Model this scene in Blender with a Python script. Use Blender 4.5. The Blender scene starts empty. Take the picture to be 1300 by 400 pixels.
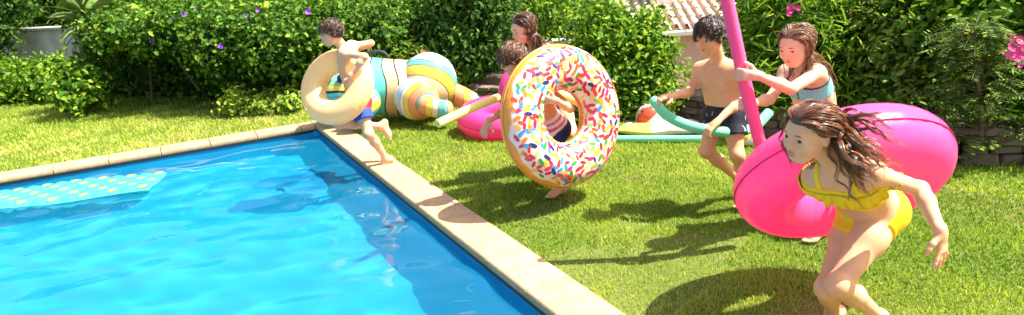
import bpy, bmesh, math, random
import numpy as np
from mathutils import Vector, Matrix
random.seed(7)
rng = np.random.default_rng(11)
scene = bpy.context.scene
col = scene.collection

# ------------------------------------------------------------------ camera
FOC, PITCH, ROLL, HCAM = 864.5, 0.2786, -0.0743, 1.70
cam_d = bpy.data.cameras.new('camera')
cam_d.sensor_width = 36.0
cam_d.lens = FOC / 1300 * 36.0
cam_d.clip_start = 0.05
cam_d.clip_end = 600
cam = bpy.data.objects.new('camera', cam_d)
col.objects.link(cam)
FW = np.array([0, math.cos(PITCH), -math.sin(PITCH)])
_r0 = np.array([1.0, 0, 0]); _u0 = np.cross(_r0, FW)
RT = math.cos(ROLL) * _r0 + math.sin(ROLL) * _u0
UP = -math.sin(ROLL) * _r0 + math.cos(ROLL) * _u0
CAM = np.array([0, 0, HCAM])
cam.matrix_world = Matrix(((RT[0], UP[0], -FW[0], 0), (RT[1], UP[1], -FW[1], 0),
                           (RT[2], UP[2], -FW[2], HCAM), (0, 0, 0, 1)))
scene.camera = cam
cam_d.dof.use_dof = True
cam_d.dof.focus_distance = 3.9
cam_d.dof.aperture_fstop = 3.2

# ------------------------------------------------------------------ light
SUN_DIR = np.array([0.995, -0.09, 0.0]); SUN_DIR /= np.linalg.norm(SUN_DIR)
SUN_EL = math.radians(58.5)
TO_SUN = np.array([SUN_DIR[0] * math.cos(SUN_EL), SUN_DIR[1] * math.cos(SUN_EL), math.sin(SUN_EL)])
w = bpy.data.worlds.new('World'); scene.world = w; w.use_nodes = True
nt = w.node_tree; nt.nodes.clear()
sky = nt.nodes.new('ShaderNodeTexSky'); sky.sky_type = 'NISHITA'; sky.sun_disc = False
sky.sun_elevation = SUN_EL
sky.dust_density = 3.5; sky.ozone_density = 0.6
sky.sun_rotation = math.atan2(TO_SUN[0], TO_SUN[1])
bg = nt.nodes.new('ShaderNodeBackground'); bg.inputs['Strength'].default_value = 0.10
wo = nt.nodes.new('ShaderNodeOutputWorld')
nt.links.new(sky.outputs[0], bg.inputs[0]); nt.links.new(bg.outputs[0], wo.inputs[0])
sun_d = bpy.data.lights.new('sun', 'SUN'); sun_d.energy = 5.0; sun_d.angle = math.radians(0.55)
sun_d.color = (1.0, 0.955, 0.88)
sun = bpy.data.objects.new('sun', sun_d); col.objects.link(sun)
sun.location = (6, 3, 9)
sun.rotation_euler = Vector(-TO_SUN).to_track_quat('-Z', 'Y').to_euler()
vs = scene.view_settings
vs.view_transform = 'Standard'; vs.look = 'None'; vs.gamma = 1.0; vs.use_curve_mapping = False
vs.exposure = 1.58
scene.cycles.use_denoising = True
scene.cycles.max_bounces = 10
scene.cycles.transparent_max_bounces = 16
scene.cycles.sample_clamp_indirect = 6.0

# ------------------------------------------------------------------ helpers
def V(*a): return np.array(a, float)
def nrm(v):
    v = np.asarray(v, float); return v / (np.linalg.norm(v) + 1e-12)
def ray(px, py): return FW + RT * (px - 650) / FOC - UP * (py - 200) / FOC
def at(px, py, Y):                       # world point seen at a photo position, at distance Y along +y
    d = ray(px, py); return CAM + d * (Y / d[1])
def gnd(px, py, z=0.0):
    d = ray(px, py); return CAM + d * ((z - HCAM) / d[2])

def mesh_np(name, verts, faces, mat=None, parent=None, smooth=True, loc=None):
    """faces: list of int arrays (n,k) or a list of tuples"""
    me = bpy.data.meshes.new(name)
    verts = np.asarray(verts, np.float32)
    if isinstance(faces, np.ndarray): faces = [faces]
    if len(faces) and isinstance(faces[0], np.ndarray) and faces[0].ndim == 2:
        li = np.concatenate([f.ravel() for f in faces]).astype(np.int32)
        tot = np.concatenate([np.full(len(f), f.shape[1]) for f in faces]).astype(np.int32)
        st = np.concatenate([[0], np.cumsum(tot)[:-1]]).astype(np.int32)
        me.vertices.add(len(verts)); me.vertices.foreach_set('co', verts.ravel())
        me.loops.add(len(li)); me.loops.foreach_set('vertex_index', li)
        me.polygons.add(len(tot)); me.polygons.foreach_set('loop_start', st)
        me.polygons.foreach_set('loop_total', tot)
        me.update(calc_edges=True)
    else:
        me.from_pydata([tuple(v) for v in verts], [], [tuple(int(i) for i in f) for f in faces])
    if smooth:
        me.polygons.foreach_set('use_smooth', np.ones(len(me.polygons), bool))
    me.validate()
    if mat is not None: me.materials.append(mat)
    o = bpy.data.objects.new(name, me); col.objects.link(o)
    if parent is not None: o.parent = parent
    return o
def tag(o, label=None, cat=None, group=None, kind=None):
    if label: o['label'] = label
    if cat: o['category'] = cat
    if group: o['group'] = group
    if kind: o['kind'] = kind
    return o
def empty(name, loc, label, cat, group=None):
    o = bpy.data.objects.new(name, None); col.objects.link(o)
    o.location = tuple(float(c) for c in loc); o.empty_display_size = 0.1
    return tag(o, label, cat, group)
def put(o, parent):
    """parent a mesh given in world coordinates to an unrotated Empty"""
    o.parent = parent
    o.location = -parent.location
    return o
def attr(o, name, vals):
    a = o.data.attributes.new(name, 'FLOAT', 'POINT'); a.data.foreach_set('value', np.asarray(vals, np.float32))
def cattr(o, name, cols):
    cols = np.asarray(cols, np.float32)
    if cols.shape[1] == 3: cols = np.hstack([cols, np.ones((len(cols), 1), np.float32)])
    a = o.data.attributes.new(name, 'FLOAT_COLOR', 'POINT'); a.data.foreach_set('color', cols.ravel())

# ---- materials
def mat(name, color=(0.5, 0.5, 0.5), rough=0.6, spec=0.4, **kw):
    m = bpy.data.materials.new(name); m.use_nodes = True
    b = m.node_tree.nodes['Principled BSDF']
    b.inputs['Base Color'].default_value = (*color, 1)
    b.inputs['Roughness'].default_value = rough
    b.inputs['Specular IOR Level'].default_value = spec
    for k, v in kw.items(): b.inputs[k].default_value = v
    return m
def N(m, t, **kw):
    n = m.node_tree.nodes.new(t)
    for k, v in kw.items(): setattr(n, k, v)
    return n
def L(m, a, b): m.node_tree.links.new(a, b)
def BS(m): return m.node_tree.nodes['Principled BSDF']
def ramp(m, fac, stops, interp='LINEAR'):
    r = N(m, 'ShaderNodeValToRGB'); r.color_ramp.interpolation = interp
    e = r.color_ramp.elements
    while len(e) < len(stops): e.new(0.5)
    for el, (p, c) in zip(e, stops):
        el.position = p; el.color = (*c, 1)
    L(m, fac, r.inputs[0]); return r.outputs[0]
def noise(m, scale, detail=4, rough=0.55, coord='Object', vec=None):
    n = N(m, 'ShaderNodeTexNoise'); n.inputs['Scale'].default_value = scale
    n.inputs['Detail'].default_value = detail; n.inputs['Roughness'].default_value = rough
    if vec is None:
        vec = N(m, 'ShaderNodeTexCoord').outputs[coord]
    L(m, vec, n.inputs['Vector']); return n.outputs['Fac']
def bump(m, h, strength=0.3, dist=0.01):
    b = N(m, 'ShaderNodeBump'); b.inputs['Strength'].default_value = strength
    b.inputs['Distance'].default_value = dist
    L(m, h, b.inputs['Height']); L(m, b.outputs[0], BS(m).inputs['Normal']); return b
def leaf_mat(name, cols, trans=0.40, rough=0.45):
    """leaf colour varies from leaf to leaf (attribute var), light passes through the blade"""
    m = mat(name, rough=max(rough, .55), spec=0.12)
    a = N(m, 'ShaderNodeAttribute', attribute_name='var')
    n = len(cols)
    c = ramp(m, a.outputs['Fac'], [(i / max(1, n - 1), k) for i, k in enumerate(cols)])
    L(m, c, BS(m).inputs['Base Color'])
    tr = N(m, 'ShaderNodeBsdfTranslucent')
    mx = N(m, 'ShaderNodeMix', data_type='RGBA', blend_type='MULTIPLY'); mx.inputs[0].default_value = 1
    L(m, c, mx.inputs[6]); mx.inputs[7].default_value = (1.25, 1.3, 0.55, 1)
    L(m, mx.outputs[2], tr.inputs[0])
    ms = N(m, 'ShaderNodeMixShader'); ms.inputs[0].default_value = trans
    out = m.node_tree.nodes['Material Output']
    L(m, BS(m).outputs[0], ms.inputs[1]); L(m, tr.outputs[0], ms.inputs[2]); L(m, ms.outputs[0], out.inputs[0])
    return m

# ---- shapes
def box_vf(x0, x1, y0, y1, z0, z1):
    v = [(x0, y0, z0), (x1, y0, z0), (x1, y1, z0), (x0, y1, z0), (x0, y0, z1), (x1, y0, z1), (x1, y1, z1), (x0, y1, z1)]
    f = [(0, 3, 2, 1), (4, 5, 6, 7), (0, 1, 5, 4), (1, 2, 6, 5), (2, 3, 7, 6), (3, 0, 4, 7)]
    return v, f
def frames(pts):
    pts = np.asarray(pts, float); n = len(pts)
    T = np.gradient(pts, axis=0); T /= np.linalg.norm(T, axis=1)[:, None] + 1e-12
    u = np.cross(T[0], [0, 0, 1.0])
    if np.linalg.norm(u) < 1e-3: u = np.cross(T[0], [0, 1.0, 0])
    u = nrm(u); U = []
    for i in range(n):
        u = nrm(u - T[i] * (u @ T[i])); U.append(u)
    U = np.array(U); return T, U, np.cross(T, U)
def tube_vf(pts, rad, sides=10, caps=True, roundcap=0):
    pts = np.asarray(pts, float); n = len(pts)
    rad = np.broadcast_to(np.asarray(rad, float), (n,))
    T, U, W = frames(pts)
    a = np.linspace(0, 2 * np.pi, sides, endpoint=False)
    v = pts[:, None, :] + rad[:, None, None] * (np.cos(a)[None, :, None] * U[:, None, :] + np.sin(a)[None, :, None] * W[:, None, :])
    v = v.reshape(-1, 3)
    i = np.arange(n - 1)[:, None] * sides; j = np.arange(sides)[None, :]; j2 = (j + 1) % sides
    q = np.stack([i + j, i + j2, i + sides + j2, i + sides + j], -1).reshape(-1, 4)
    faces = [q]
    if caps:
        v = np.vstack([v, pts[0] - T[0] * rad[0] * roundcap, pts[-1] + T[-1] * rad[-1] * roundcap])
        c0, c1 = len(v) - 2, len(v) - 1
        jj = np.arange(sides); jn = (jj + 1) % sides
        faces.append(np.concatenate([np.stack([np.full(sides, c0), jn, jj], -1),
                                     np.stack([np.full(sides, c1), (n - 1) * sides + jj, (n - 1) * sides + jn], -1)]))
    return v, faces
def spline(ctrl, n):
    """Catmull-Rom through the control points"""
    P = np.asarray(ctrl, float); P = np.vstack([2 * P[0] - P[1], P, 2 * P[-1] - P[-2]])
    m = len(P) - 3; t = np.linspace(0, m - 1e-6, n); k = t.astype(int); u = (t - k)[:, None]
    a, b, c, d = P[k], P[k + 1], P[k + 2], P[k + 3]
    return 0.5 * (2 * b + (c - a) * u + (2 * a - 5 * b + 4 * c - d) * u ** 2 + (3 * b - a - 3 * c + d) * u ** 3)
def merge_vf(parts):
    vs_, fs_, o = [], {}, 0
    for v, f in parts:
        v = np.asarray(v, float)
        if isinstance(f, np.ndarray): f = [f]
        for q in f: fs_.setdefault(q.shape[1], []).append(q + o)
        vs_.append(v); o += len(v)
    return np.vstack(vs_), [np.concatenate(x) for x in fs_.values()]
def bevel(o, w=0.01, seg=2):
    b = o.modifiers.new('bevel', 'BEVEL'); b.width = w; b.segments = seg; b.limit_method = 'ANGLE'
    return o

# ================================================================== SETTING
T0 = 0.497                                             # coping stone length
PC = V(-4.338, 16.616, 0) * T0                         # far right outer corner of the coping
E1 = V(math.cos(-1.106), math.sin(-1.106), 0)          # along the right edge, towards the viewer
E2 = V(math.cos(-1.106 - math.pi / 2), math.sin(-1.106 - math.pi / 2), 0)   # along the far edge, to the left
CW = 0.579 * T0
SL, TL = 8.55, 5.4
WATER_Z = -0.085
def PP(s, t, z=0.0): return PC + E1 * s + E2 * t + V(0, 0, z)
def to_st(P):
    d = np.asarray(P, float) - PC; return d @ E1, d @ E2

# ---- wide ground below the garden terrace
m_soil = mat('dry_soil', rough=0.95, spec=0.1)
L(m_soil, ramp(m_soil, noise(m_soil, 3.0, 6), [(0.3, (0.09, 0.065, 0.04)), (0.7, (0.17, 0.13, 0.08))]), BS(m_soil).inputs['Base Color'])
tag(mesh_np('ground', [(-300, -300, -1.75), (300, -300, -1.75), (300, 300, -1.75), (-300, 300, -1.75)], [(0, 1, 2, 3)], m_soil, smooth=False), kind='structure')

# ---- lawn (terrace with a hole for the pool)
m_lawn = mat('lawn_soil', rough=0.9, spec=0.1)
_n1 = noise(m_lawn, 1.1, 5, 0.6); _n2 = noise(m_lawn, 40, 4, 0.7)
_c = ramp(m_lawn, _n1, [(0.36, (0.12, 0.16, 0.03)), (0.55, (0.16, 0.19, 0.04)), (0.7, (0.24, 0.19, 0.075))])
_mx = N(m_lawn, 'ShaderNodeMix', data_type='RGBA', blend_type='MULTIPLY'); _mx.inputs[0].default_value = 0.8
L(m_lawn, _c, _mx.inputs[6]); L(m_lawn, ramp(m_lawn, _n2, [(0.3, (0.55, 0.55, 0.5)), (0.65, (1, 1, 1))]), _mx.inputs[7])
L(m_lawn, _mx.outputs[2], BS(m_lawn).inputs['Base Color'])
bump(m_lawn, _n2, 0.8, 0.03)
_outer_st = [(-13, 16), (13, 16), (13, -7), (6.3, -5.6), (3, -5.1), (-0.5, -4.0), (-3, -3.8), (-13, -3.8)]
_hole_st = [(0.03, 0.03), (SL - 0.03, 0.03), (SL - 0.03, TL - 0.03), (0.03, TL - 0.03)]
_ov = [PP(*p) for p in _outer_st]; _hv = [PP(*p) for p in _hole_st]
from mathutils.geometry import tessellate_polygon
_tri = tessellate_polygon([[Vector(p) for p in _ov], [Vector(p) for p in _hv]])
_lv = _ov + _hv; _k = len(_lv)
_lf = []
for t in _tri:
    a, b, c = (np.array(_lv[i]) for i in t)
    _lf.append(t if np.cross(b - a, c - a)[2] > 0 else t[::-1])
_no = len(_ov)
_lv = _lv + [p - V(0, 0, 1.76) for p in _ov]
for i in range(_no): _lf.append((i, (i + 1) % _no, _k + (i + 1) % _no, _k + i))
tag(mesh_np('lawn', _lv, _lf, m_lawn, smooth=False), kind='structure')

# ---- swimming pool: basin, mortar bed, coping stones
m_liner = mat('pool_liner', rough=0.5, spec=0.3)
_ln = noise(m_liner, 1.2, 3)
L(m_liner, ramp(m_liner, _ln, [(0.3, (0.006, 0.23, 0.43)), (0.7, (0.010, 0.275, 0.48))]), BS(m_liner).inputs['Base Color'])
a, b = CW - 0.025, CW - 0.025
PD = -0.70
_iv = [PP(a, b), PP(SL - a, b), PP(SL - a, TL - b), PP(a, TL - b)]
_bv = [p + V(0, 0, -0.045) for p in _iv] + [p + V(0, 0, PD) for p in _iv]
_bf = [(4, 7, 6, 5)] + [(i, i + 4, (i + 1) % 4 + 4, (i + 1) % 4) for i in range(4)]
pool = mesh_np('swimming_pool', _bv, _bf, m_liner, smooth=False); tag(pool, kind='structure')
bevel(pool, 0.10, 4)
pool.cycles.is_caustics_receiver = True

m_stone = mat('coping_stone', rough=0.75, spec=0.25)
_oi = N(m_stone, 'ShaderNodeObjectInfo')
_sn = noise(m_stone, 9, 6, 0.65); _sn2 = noise(m_stone, 70, 3, 0.6)
_cc = ramp(m_stone, _sn, [(0.25, (0.38, 0.235, 0.12)), (0.5, (0.48, 0.31, 0.17)), (0.75, (0.54, 0.37, 0.225))])
_mx = N(m_stone, 'ShaderNodeMix', data_type='RGBA', blend_type='MULTIPLY'); _mx.inputs[0].default_value = 1
L(m_stone, _cc, _mx.inputs[6]); L(m_stone, ramp(m_stone, _oi.outputs['Random'], [(0, (0.86, 0.83, 0.8)), (1, (1.08, 1.05, 1.02))]), _mx.inputs[7])
_mx2 = N(m_stone, 'ShaderNodeMix', data_type='RGBA', blend_type='MULTIPLY'); _mx2.inputs[0].default_value = 1
L(m_stone, _mx.outputs[2], _mx2.inputs[6]); L(m_stone, ramp(m_stone, _sn2, [(0.30, (0.5, 0.42, 0.35)), (0.42, (1, 1, 1))]), _mx2.inputs[7])
L(m_stone, _mx2.outputs[2], BS(m_stone).inputs['Base Color'])
bump(m_stone, _sn2, 0.25, 0.004)
m_mortar = mat('mortar', (0.11, 0.085, 0.06), 0.95, 0.1)
# mortar bed under the stones: an open frame
def frame_strip(s0, s1, t0, t1, z0, z1):
    v, f = box_vf(s0, s1, t0, t1, z0, z1)
    return np.array([PP(*p) for p in v]), [np.array(f)[:, ::-1]]
i_ = 0.012
o = mesh_np('mortar_bed', *merge_vf([
    frame_strip(i_, CW - 0.012, i_, TL - i_, -0.06, 0.006), frame_strip(SL - CW + 0.012, SL - i_, i_, TL - i_, -0.06, 0.006),
    frame_strip(CW - 0.011, SL - CW + 0.011, i_, CW - 0.012, -0.06, 0.0055), frame_strip(CW - 0.011, SL - CW + 0.011, TL - CW + 0.012, TL - i_, -0.06, 0.0055)]),
    m_mortar, pool, smooth=False)
def coping_stone(s0, s1, t0, t1, inner):
    """inner: side with the rounded nose over the water ('s+','s-','t+','t-')"""
    g = 0.0045
    s0 += g; s1 -= g; t0 += g; t1 -= g
    cx, cy = (s0 + s1) / 2, (t0 + t1) / 2
    bm = bmesh.new()
    v, f = box_vf(s0 - cx, s1 - cx, t0 - cy, t1 - cy, -0.038, 0.022)
    vs2 = [bm.verts.new(PP(p[0] + cx, p[1] + cy, p[2] + random.uniform(-.0008, .0008)) - PP(cx, cy)) for p in v]
    for q in f: bm.faces.new([vs2[i] for i in q][::-1])
    bm.normal_update()
    ax, sg = inner[0], inner[1]
    lim = {'s+': s1 - cx, 's-': s0 - cx, 't+': t1 - cy, 't-': t0 - cy}[inner]
    nose = []
    for e in bm.edges:
        co = [((vv.co.x * E1[0] + vv.co.y * E1[1]), (vv.co.x * E2[0] + vv.co.y * E2[1]), vv.co.z) for vv in e.verts]
        if all(abs(c[0 if ax == 's' else 1] - lim) < 1e-4 for c in co) and abs(co[0][2] - co[1][2]) < 0.01: nose.append(e)
    bmesh.ops.bevel(bm, geom=nose, offset=0.022, segments=4, affect='EDGES', profile=0.5)
    rest = [e for e in bm.edges if e.calc_face_angle(0) > 1.2]
    bmesh.ops.bevel(bm, geom=rest, offset=0.0035, segments=1, affect='EDGES')
    me = bpy.data.meshes.new('coping_stone'); bm.to_mesh(me); bm.free()
    me.materials.append(m_stone)
    o = bpy.data.objects.new('coping_stone', me); col.objects.link(o)
    o.location = PP(cx, cy); o.parent = pool
js = [0.0] + [T0 * (0.89 + k) for k in range(17)]
js = [x for x in js if x < SL - 0.1] + [SL]
for p, q in zip(js[:-1], js[1:]):
    coping_stone(p, q, 0, CW, 't+'); 
    coping_stone(p, q, TL - CW, TL, 't-')
jt = [CW, 0.902 * T0] + [T0 * (0.902 + k) for k in range(1, 11)]
jt = [x for x in jt if x < TL - CW - 0.1] + [TL - CW]
for p, q in zip(jt[:-1], jt[1:]):
    coping_stone(0, CW, p, q, 's+')
    coping_stone(SL - CW, SL, p, q, 's-')

# ---- water: a waved surface
m_water = mat('pool_water', (1, 1, 1), 0.0, 0.5, **{'Transmission Weight': 1.0, 'IOR': 1.333})
_wt = N(m_water, 'ShaderNodeBsdfDiffuse'); _wt.inputs[0].default_value = (0.01, 0.36, 0.60, 1)
_ws = N(m_water, 'ShaderNodeMixShader'); _ws.inputs[0].default_value = 0.15       # light scattered back by the water itself
L(m_water, BS(m_water).outputs[0], _ws.inputs[1]); L(m_water, _wt.outputs[0], _ws.inputs[2])
L(m_water, _ws.outputs[0], m_water.node_tree.nodes['Material Output'].inputs[0])
def water():
    d = 0.03
    s = np.arange(a - 0.02, SL - a + 0.02 + d, d); t = np.arange(b - 0.02, TL - b + 0.02 + d, d)
    s = np.clip(s, a - 0.01, SL - a + 0.01); t = np.clip(t, b - 0.01, TL - b + 0.01)
    S, Tt = np.meshgrid(s, t, indexing='ij')
    h = np.zeros_like(S); r = np.random.default_rng(5)
    for k in range(60):
        lam = 0.20 * (1.7 / 0.20) ** r.random(); th = r.normal(0.6, 0.9)
        amp = 0.0007 * (lam / 0.4) ** 0.8
        h += amp * np.sin(2 * np.pi / lam * (S * np.cos(th) + Tt * np.sin(th)) + r.random() * 6.28)
    h = h + 12 * np.maximum(h, 0) ** 2
    P = PC + S[..., None] * E1 + Tt[..., None] * E2; P[..., 2] = WATER_Z + h
    n1, n2 = S.shape
    idx = np.arange(n1 * n2).reshape(n1, n2)
    q = np.stack([idx[:-1, :-1], idx[:-1, 1:], idx[1:, 1:], idx[1:, :-1]], -1).reshape(-1, 4)
    o = mesh_np('pool_water', P.reshape(-1, 3), q, m_water)
    return tag(o, kind='structure')
wat = water()
wat.cycles.is_caustics_caster = True
sun_d.cycles.is_caustics_light = True

# ================================================================== WALLS AND HOUSE
def conc_mat(name, c0, c1, sc=2.0):
    m = mat(name, rough=0.9, spec=0.15)
    n = noise(m, sc, 7, 0.65)
    L(m, ramp(m, n, [(0.3, c0), (0.7, c1)]), BS(m).inputs['Base Color'])
    bump(m, noise(m, 30, 4), 0.3, 0.01); return m
m_conc = conc_mat('weathered_render', (0.30, 0.29, 0.28), (0.68, 0.66, 0.64))
def wall_obj(name, p, q, z0, z1, th, m, label, cat, cope=None):
    """upright wall between two ground points"""
    p = V(p[0], p[1], 0); q = V(q[0], q[1], 0); d = nrm(q - p); n = V(-d[1], d[0], 0)
    Lw = np.linalg.norm(q - p); c = (p + q) / 2
    root = empty(name, (c[0], c[1], z0), label, cat)
    def bx(nm, hl, ht, a0, a1, mm):
        v, f = box_vf(-hl, hl, -ht, ht, a0, a1)
        v = np.array([d * x + n * y + V(0, 0, z) for x, y, z in v])
        o = mesh_np(nm, v, f, mm, root, smooth=False); bevel(o, 0.012, 2); return o
    bx('wall_body', Lw / 2, th / 2, 0, z1 - z0 - (0.06 if cope else 0), m)
    if cope: bx('wall_cap', Lw / 2 + 0.03, th / 2 + 0.03, z1 - z0 - 0.058, z1 - z0, cope)
    return root
_w0, _w1 = at(-60, 60, 14.2), at(118, 60, 12.6)
wall_obj('garden_wall', _w0, _w1, -0.05, at(60, 34, 13.1)[2], 0.22, m_conc,
         'weathered pale grey rendered wall behind the low shrubs at far left', 'wall', conc_mat('wall_cap_render', (0.34, 0.33, 0.31), (0.5, 0.48, 0.45)))
m_pale = conc_mat('pale_render', (0.55, 0.55, 0.56), (0.68, 0.68, 0.69))
_w0, _w1 = at(655, 55, 11.6), at(740, 55, 11.2)
wall_obj('boundary_wall', _w0, _w1, -1.2, at(700, 50, 11.4)[2], 0.18, m_pale,
         'small stretch of pale grey boundary wall between the shrubs behind the long haired girl', 'wall', m_pale)

# ---- low dry stone wall along the back of the lawn
WALL_PTS = spline([V(-1.35, 9.75, 0), V(-0.60, 9.35, 0), V(0.60, 8.15, 0), V(1.84, 6.95, 0), V(2.62, 5.85, 0), V(3.25, 5.05, 0), V(3.85, 4.80, 0), V(4.8, 4.75, 0)], 400)
m_rock = mat('dry_stone', rough=0.92, spec=0.15)
_oi = N(m_rock, 'ShaderNodeObjectInfo')
_mx = N(m_rock, 'ShaderNodeMix', data_type='RGBA', blend_type='MULTIPLY'); _mx.inputs[0].default_value = 1
L(m_rock, ramp(m_rock, noise(m_rock, 14, 6), [(0.3, (0.15, 0.115, 0.08)), (0.7, (0.30, 0.245, 0.18))]), _mx.inputs[6])
L(m_rock, ramp(m_rock, _oi.outputs['Random'], [(0, (0.65, 0.62, 0.6)), (1, (1.1, 1.05, 1.0))]), _mx.inputs[7])
L(m_rock, _mx.outputs[2], BS(m_rock).inputs['Base Color']); bump(m_rock, noise(m_rock, 45, 5), 0.5, 0.01)
stone_meshes = []
for k in range(8):
    bm = bmesh.new(); v, f = box_vf(-.5, .5, -.5, .5, -.5, .5)
    vv = [bm.verts.new(V(*p) * V(1, 1, 1) + rng.normal(0, 0.06, 3)) for p in v]
    for q in f: bm.faces.new([vv[i] for i in q])
    bmesh.ops.bevel(bm, geom=list(bm.edges), offset=0.1, segments=1, affect='EDGES')
    me = bpy.data.meshes.new('wall_stone'); bm.to_mesh(me); bm.free(); me.materials.append(m_rock)
    stone_meshes.append(me)
swall = empty('stone_wall', WALL_PTS[200], 'low dry stone wall along the planted bed at the back of the lawn', 'wall')
_cum = np.concatenate([[0], np.cumsum(np.linalg.norm(np.diff(WALL_PTS, axis=0), axis=1))])
def wall_at(s):
    return np.array([np.interp(s, _cum, WALL_PTS[:, i]) for i in range(3)])
z = 0.0
_nst = 0
for row in range(4):
    h = [0.085, 0.07, 0.075, 0.06, 0.05][row]
    s_from = [-0.1, -0.1, 2.3, 2.6][row]
    s = s_from + 0.13 * (row % 2)
    while s < _cum[-1]:
        ln = random.uniform(0.13, 0.30) * (1.15 if row == 4 else 1)
        c = wall_at(s + ln / 2); d = nrm(wall_at(s + ln / 2 + 0.05) - wall_at(s + ln / 2 - 0.05))
        o = bpy.data.objects.new('wall_stone', random.choice(stone_meshes)); col.objects.link(o)
        o.location = c + V(0, 0, z + h / 2) + V(-d[1], d[0], 0) * random.uniform(-0.02, 0.02) - V(*swall.location)
        o.rotation_euler = (random.uniform(-.03, .03), random.uniform(-.03, .03), math.atan2(d[1], d[0]))
        o.scale = (ln * 0.97, random.uniform(0.20, 0.26), h * random.uniform(0.9, 1.0)); o.parent = swall
        s += ln; _nst += 1
    z += h * 0.97
# planted bed behind the wall
_bed = WALL_PTS[::20]; _tn = np.gradient(_bed, axis=0); _tn /= np.linalg.norm(_tn, axis=1)[:, None]
_nn = np.stack([-_tn[:, 1], _tn[:, 0], 0 * _tn[:, 0]], 1)
_bvs = []
for p, n in zip(_bed, _nn): _bvs += [p + n * 0.05 + V(0, 0, 0.0), p + n * 0.05 + V(0, 0, 0.27), p + n * 0.9 + V(0, 0, 0.30), p + n * 1.7 + V(0, 0, 0.16), p + n * 1.75 + V(0, 0, -0.4)]
_q = []
for i in range(len(_bed) - 1):
    for j in range(4): _q.append((i * 5 + j, i * 5 + j + 1, i * 5 + 5 + j + 1, i * 5 + 5 + j))
tag(mesh_np('planted_bed', _bvs, _q, m_soil), kind='structure')

# ---- house with tiled roof below the garden
def house():
    Y0 = 13.0
    pl, pr = at(790, 36, Y0), at(965, 36, Y0)
    ze = at(870, 36, Y0)[2]
    x0, x1 = pl[0], pr[0] + 1.0
    root = empty('tile_roof_house', ((x0 + x1) / 2, Y0 + 2.5, -1.75), 'peach walled house with terracotta tile roof beyond the shrubs', 'house')
    m_wall = conc_mat('peach_render', (0.58, 0.37, 0.27), (0.68, 0.46, 0.35), 1.0)
    v, f = box_vf(x0 + .3, x1 - .3, Y0 + .25, Y0 + 5, -1.75, ze - 0.02)
    put(mesh_np('wall', v, f, m_wall, None, False), root)
    m_tile = mat('terracotta', rough=0.85, spec=0.2)
    L(m_tile, ramp(m_tile, noise(m_tile, 5.5, 5, 0.75), [(0.3, (0.40, 0.25, 0.17)), (0.5, (0.58, 0.43, 0.32)), (0.7, (0.68, 0.57, 0.46))]), BS(m_tile).inputs['Base Color'])
    # barrel tiles: courses of half cylinders stepping up the slope
    sl = math.radians(20); W = 0.19; cl = 0.34; parts = []
    nc = int((x1 - x0) / W); nr = 9
    ang = np.linspace(0, np.pi, 6)
    for r in range(nr):
        for c in range(nc):
            j = rng.normal(0, 0.008, 3)
            xc = x0 + (c + .5) * W + j[0]
            for up_, off in ((1, 0), (0, 0.5)):
                xx = xc + off * W
                A = V(xx, Y0 + (r * cl) * math.cos(sl), ze + r * cl * math.sin(sl) + j[1] * .6)
                B = V(xx, Y0 + ((r + 1.15) * cl) * math.cos(sl), ze + (r + 1.15) * cl * math.sin(sl) - 0.018)
                r0, r1 = W * 0.33, W * 0.27
                z0 = 0.05 if up_ else 0.035
                prof = [(math.cos(t), math.sin(t) if up_ else -math.sin(t)) for t in ang]
                v = [A + V(r0 * c_, 0, z0 + r0 * 0.8 * s_) for c_, s_ in prof] + [B + V(r1 * c_, 0, z0 + r1 * 0.8 * s_) for c_, s_ in prof]
                q = np.array([(k, k + 1, k + 7, k + 6) for k in range(5)])
                parts.append((np.array(v), [q]))
    o = mesh_np('roof_tiles', *merge_vf(parts), m_tile); o['kind'] = 'stuff'; put(o, root)
    d_ = nr * cl
    v = np.array([(x0, Y0, ze - .03), (x1, Y0, ze - .03), (x1, Y0 + d_ * math.cos(sl), ze + d_ * math.sin(sl) - .03), (x0, Y0 + d_ * math.cos(sl), ze + d_ * math.sin(sl) - .03),
                  (x0, Y0 + 2 * d_ * math.cos(sl), ze - .03), (x1, Y0 + 2 * d_ * math.cos(sl), ze - .03)])
    v = np.vstack([v, v - V(0, 0, 0.07)])
    put(mesh_np('roof_deck', v, [(0, 1, 2, 3), (3, 2, 5, 4), (6, 9, 8, 7), (9, 10, 11, 8), (0, 6, 7, 1), (4, 5, 11, 10), (0, 3, 9, 6), (3, 4, 10, 9), (1, 7, 8, 2), (2, 8, 11, 5)], m_wall, None, False), root)
    cx0, cx1 = at(826, 10, Y0 + 1.0)[0], at(857, 10, Y0 + 1.0)[0]
    zc = at(840, 24, Y0 + 1.0)[2]
    v, f = box_vf(cx0, cx1, Y0 + 1.0, Y0 + 1.55, zc - 0.5, zc + 1.2)
    ch = put(bevel(mesh_np('chimney', v, f, conc_mat('chimney_render', (0.60, 0.52, 0.45), (0.72, 0.64, 0.56)), None, False), 0.02), root)
    v, f = box_vf(cx0 - .06, cx1 + .06, Y0 + .94, Y0 + 1.6, zc - 0.02, zc + 0.05)
    o = bevel(mesh_np('flashing', v, f, mat('lead_flashing', (0.25, 0.27, 0.30), 0.5), ch, False), 0.01)
    v, f = box_vf(x0 + 0.02, x1 - .02, Y0 - 0.06, Y0 + 0.0, ze - 0.14, ze - 0.035)
    put(bevel(mesh_np('gutter', v, f, mat('gutter_cream', (0.66, 0.58, 0.48), 0.6), None, False), 0.02), root)
house()

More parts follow.
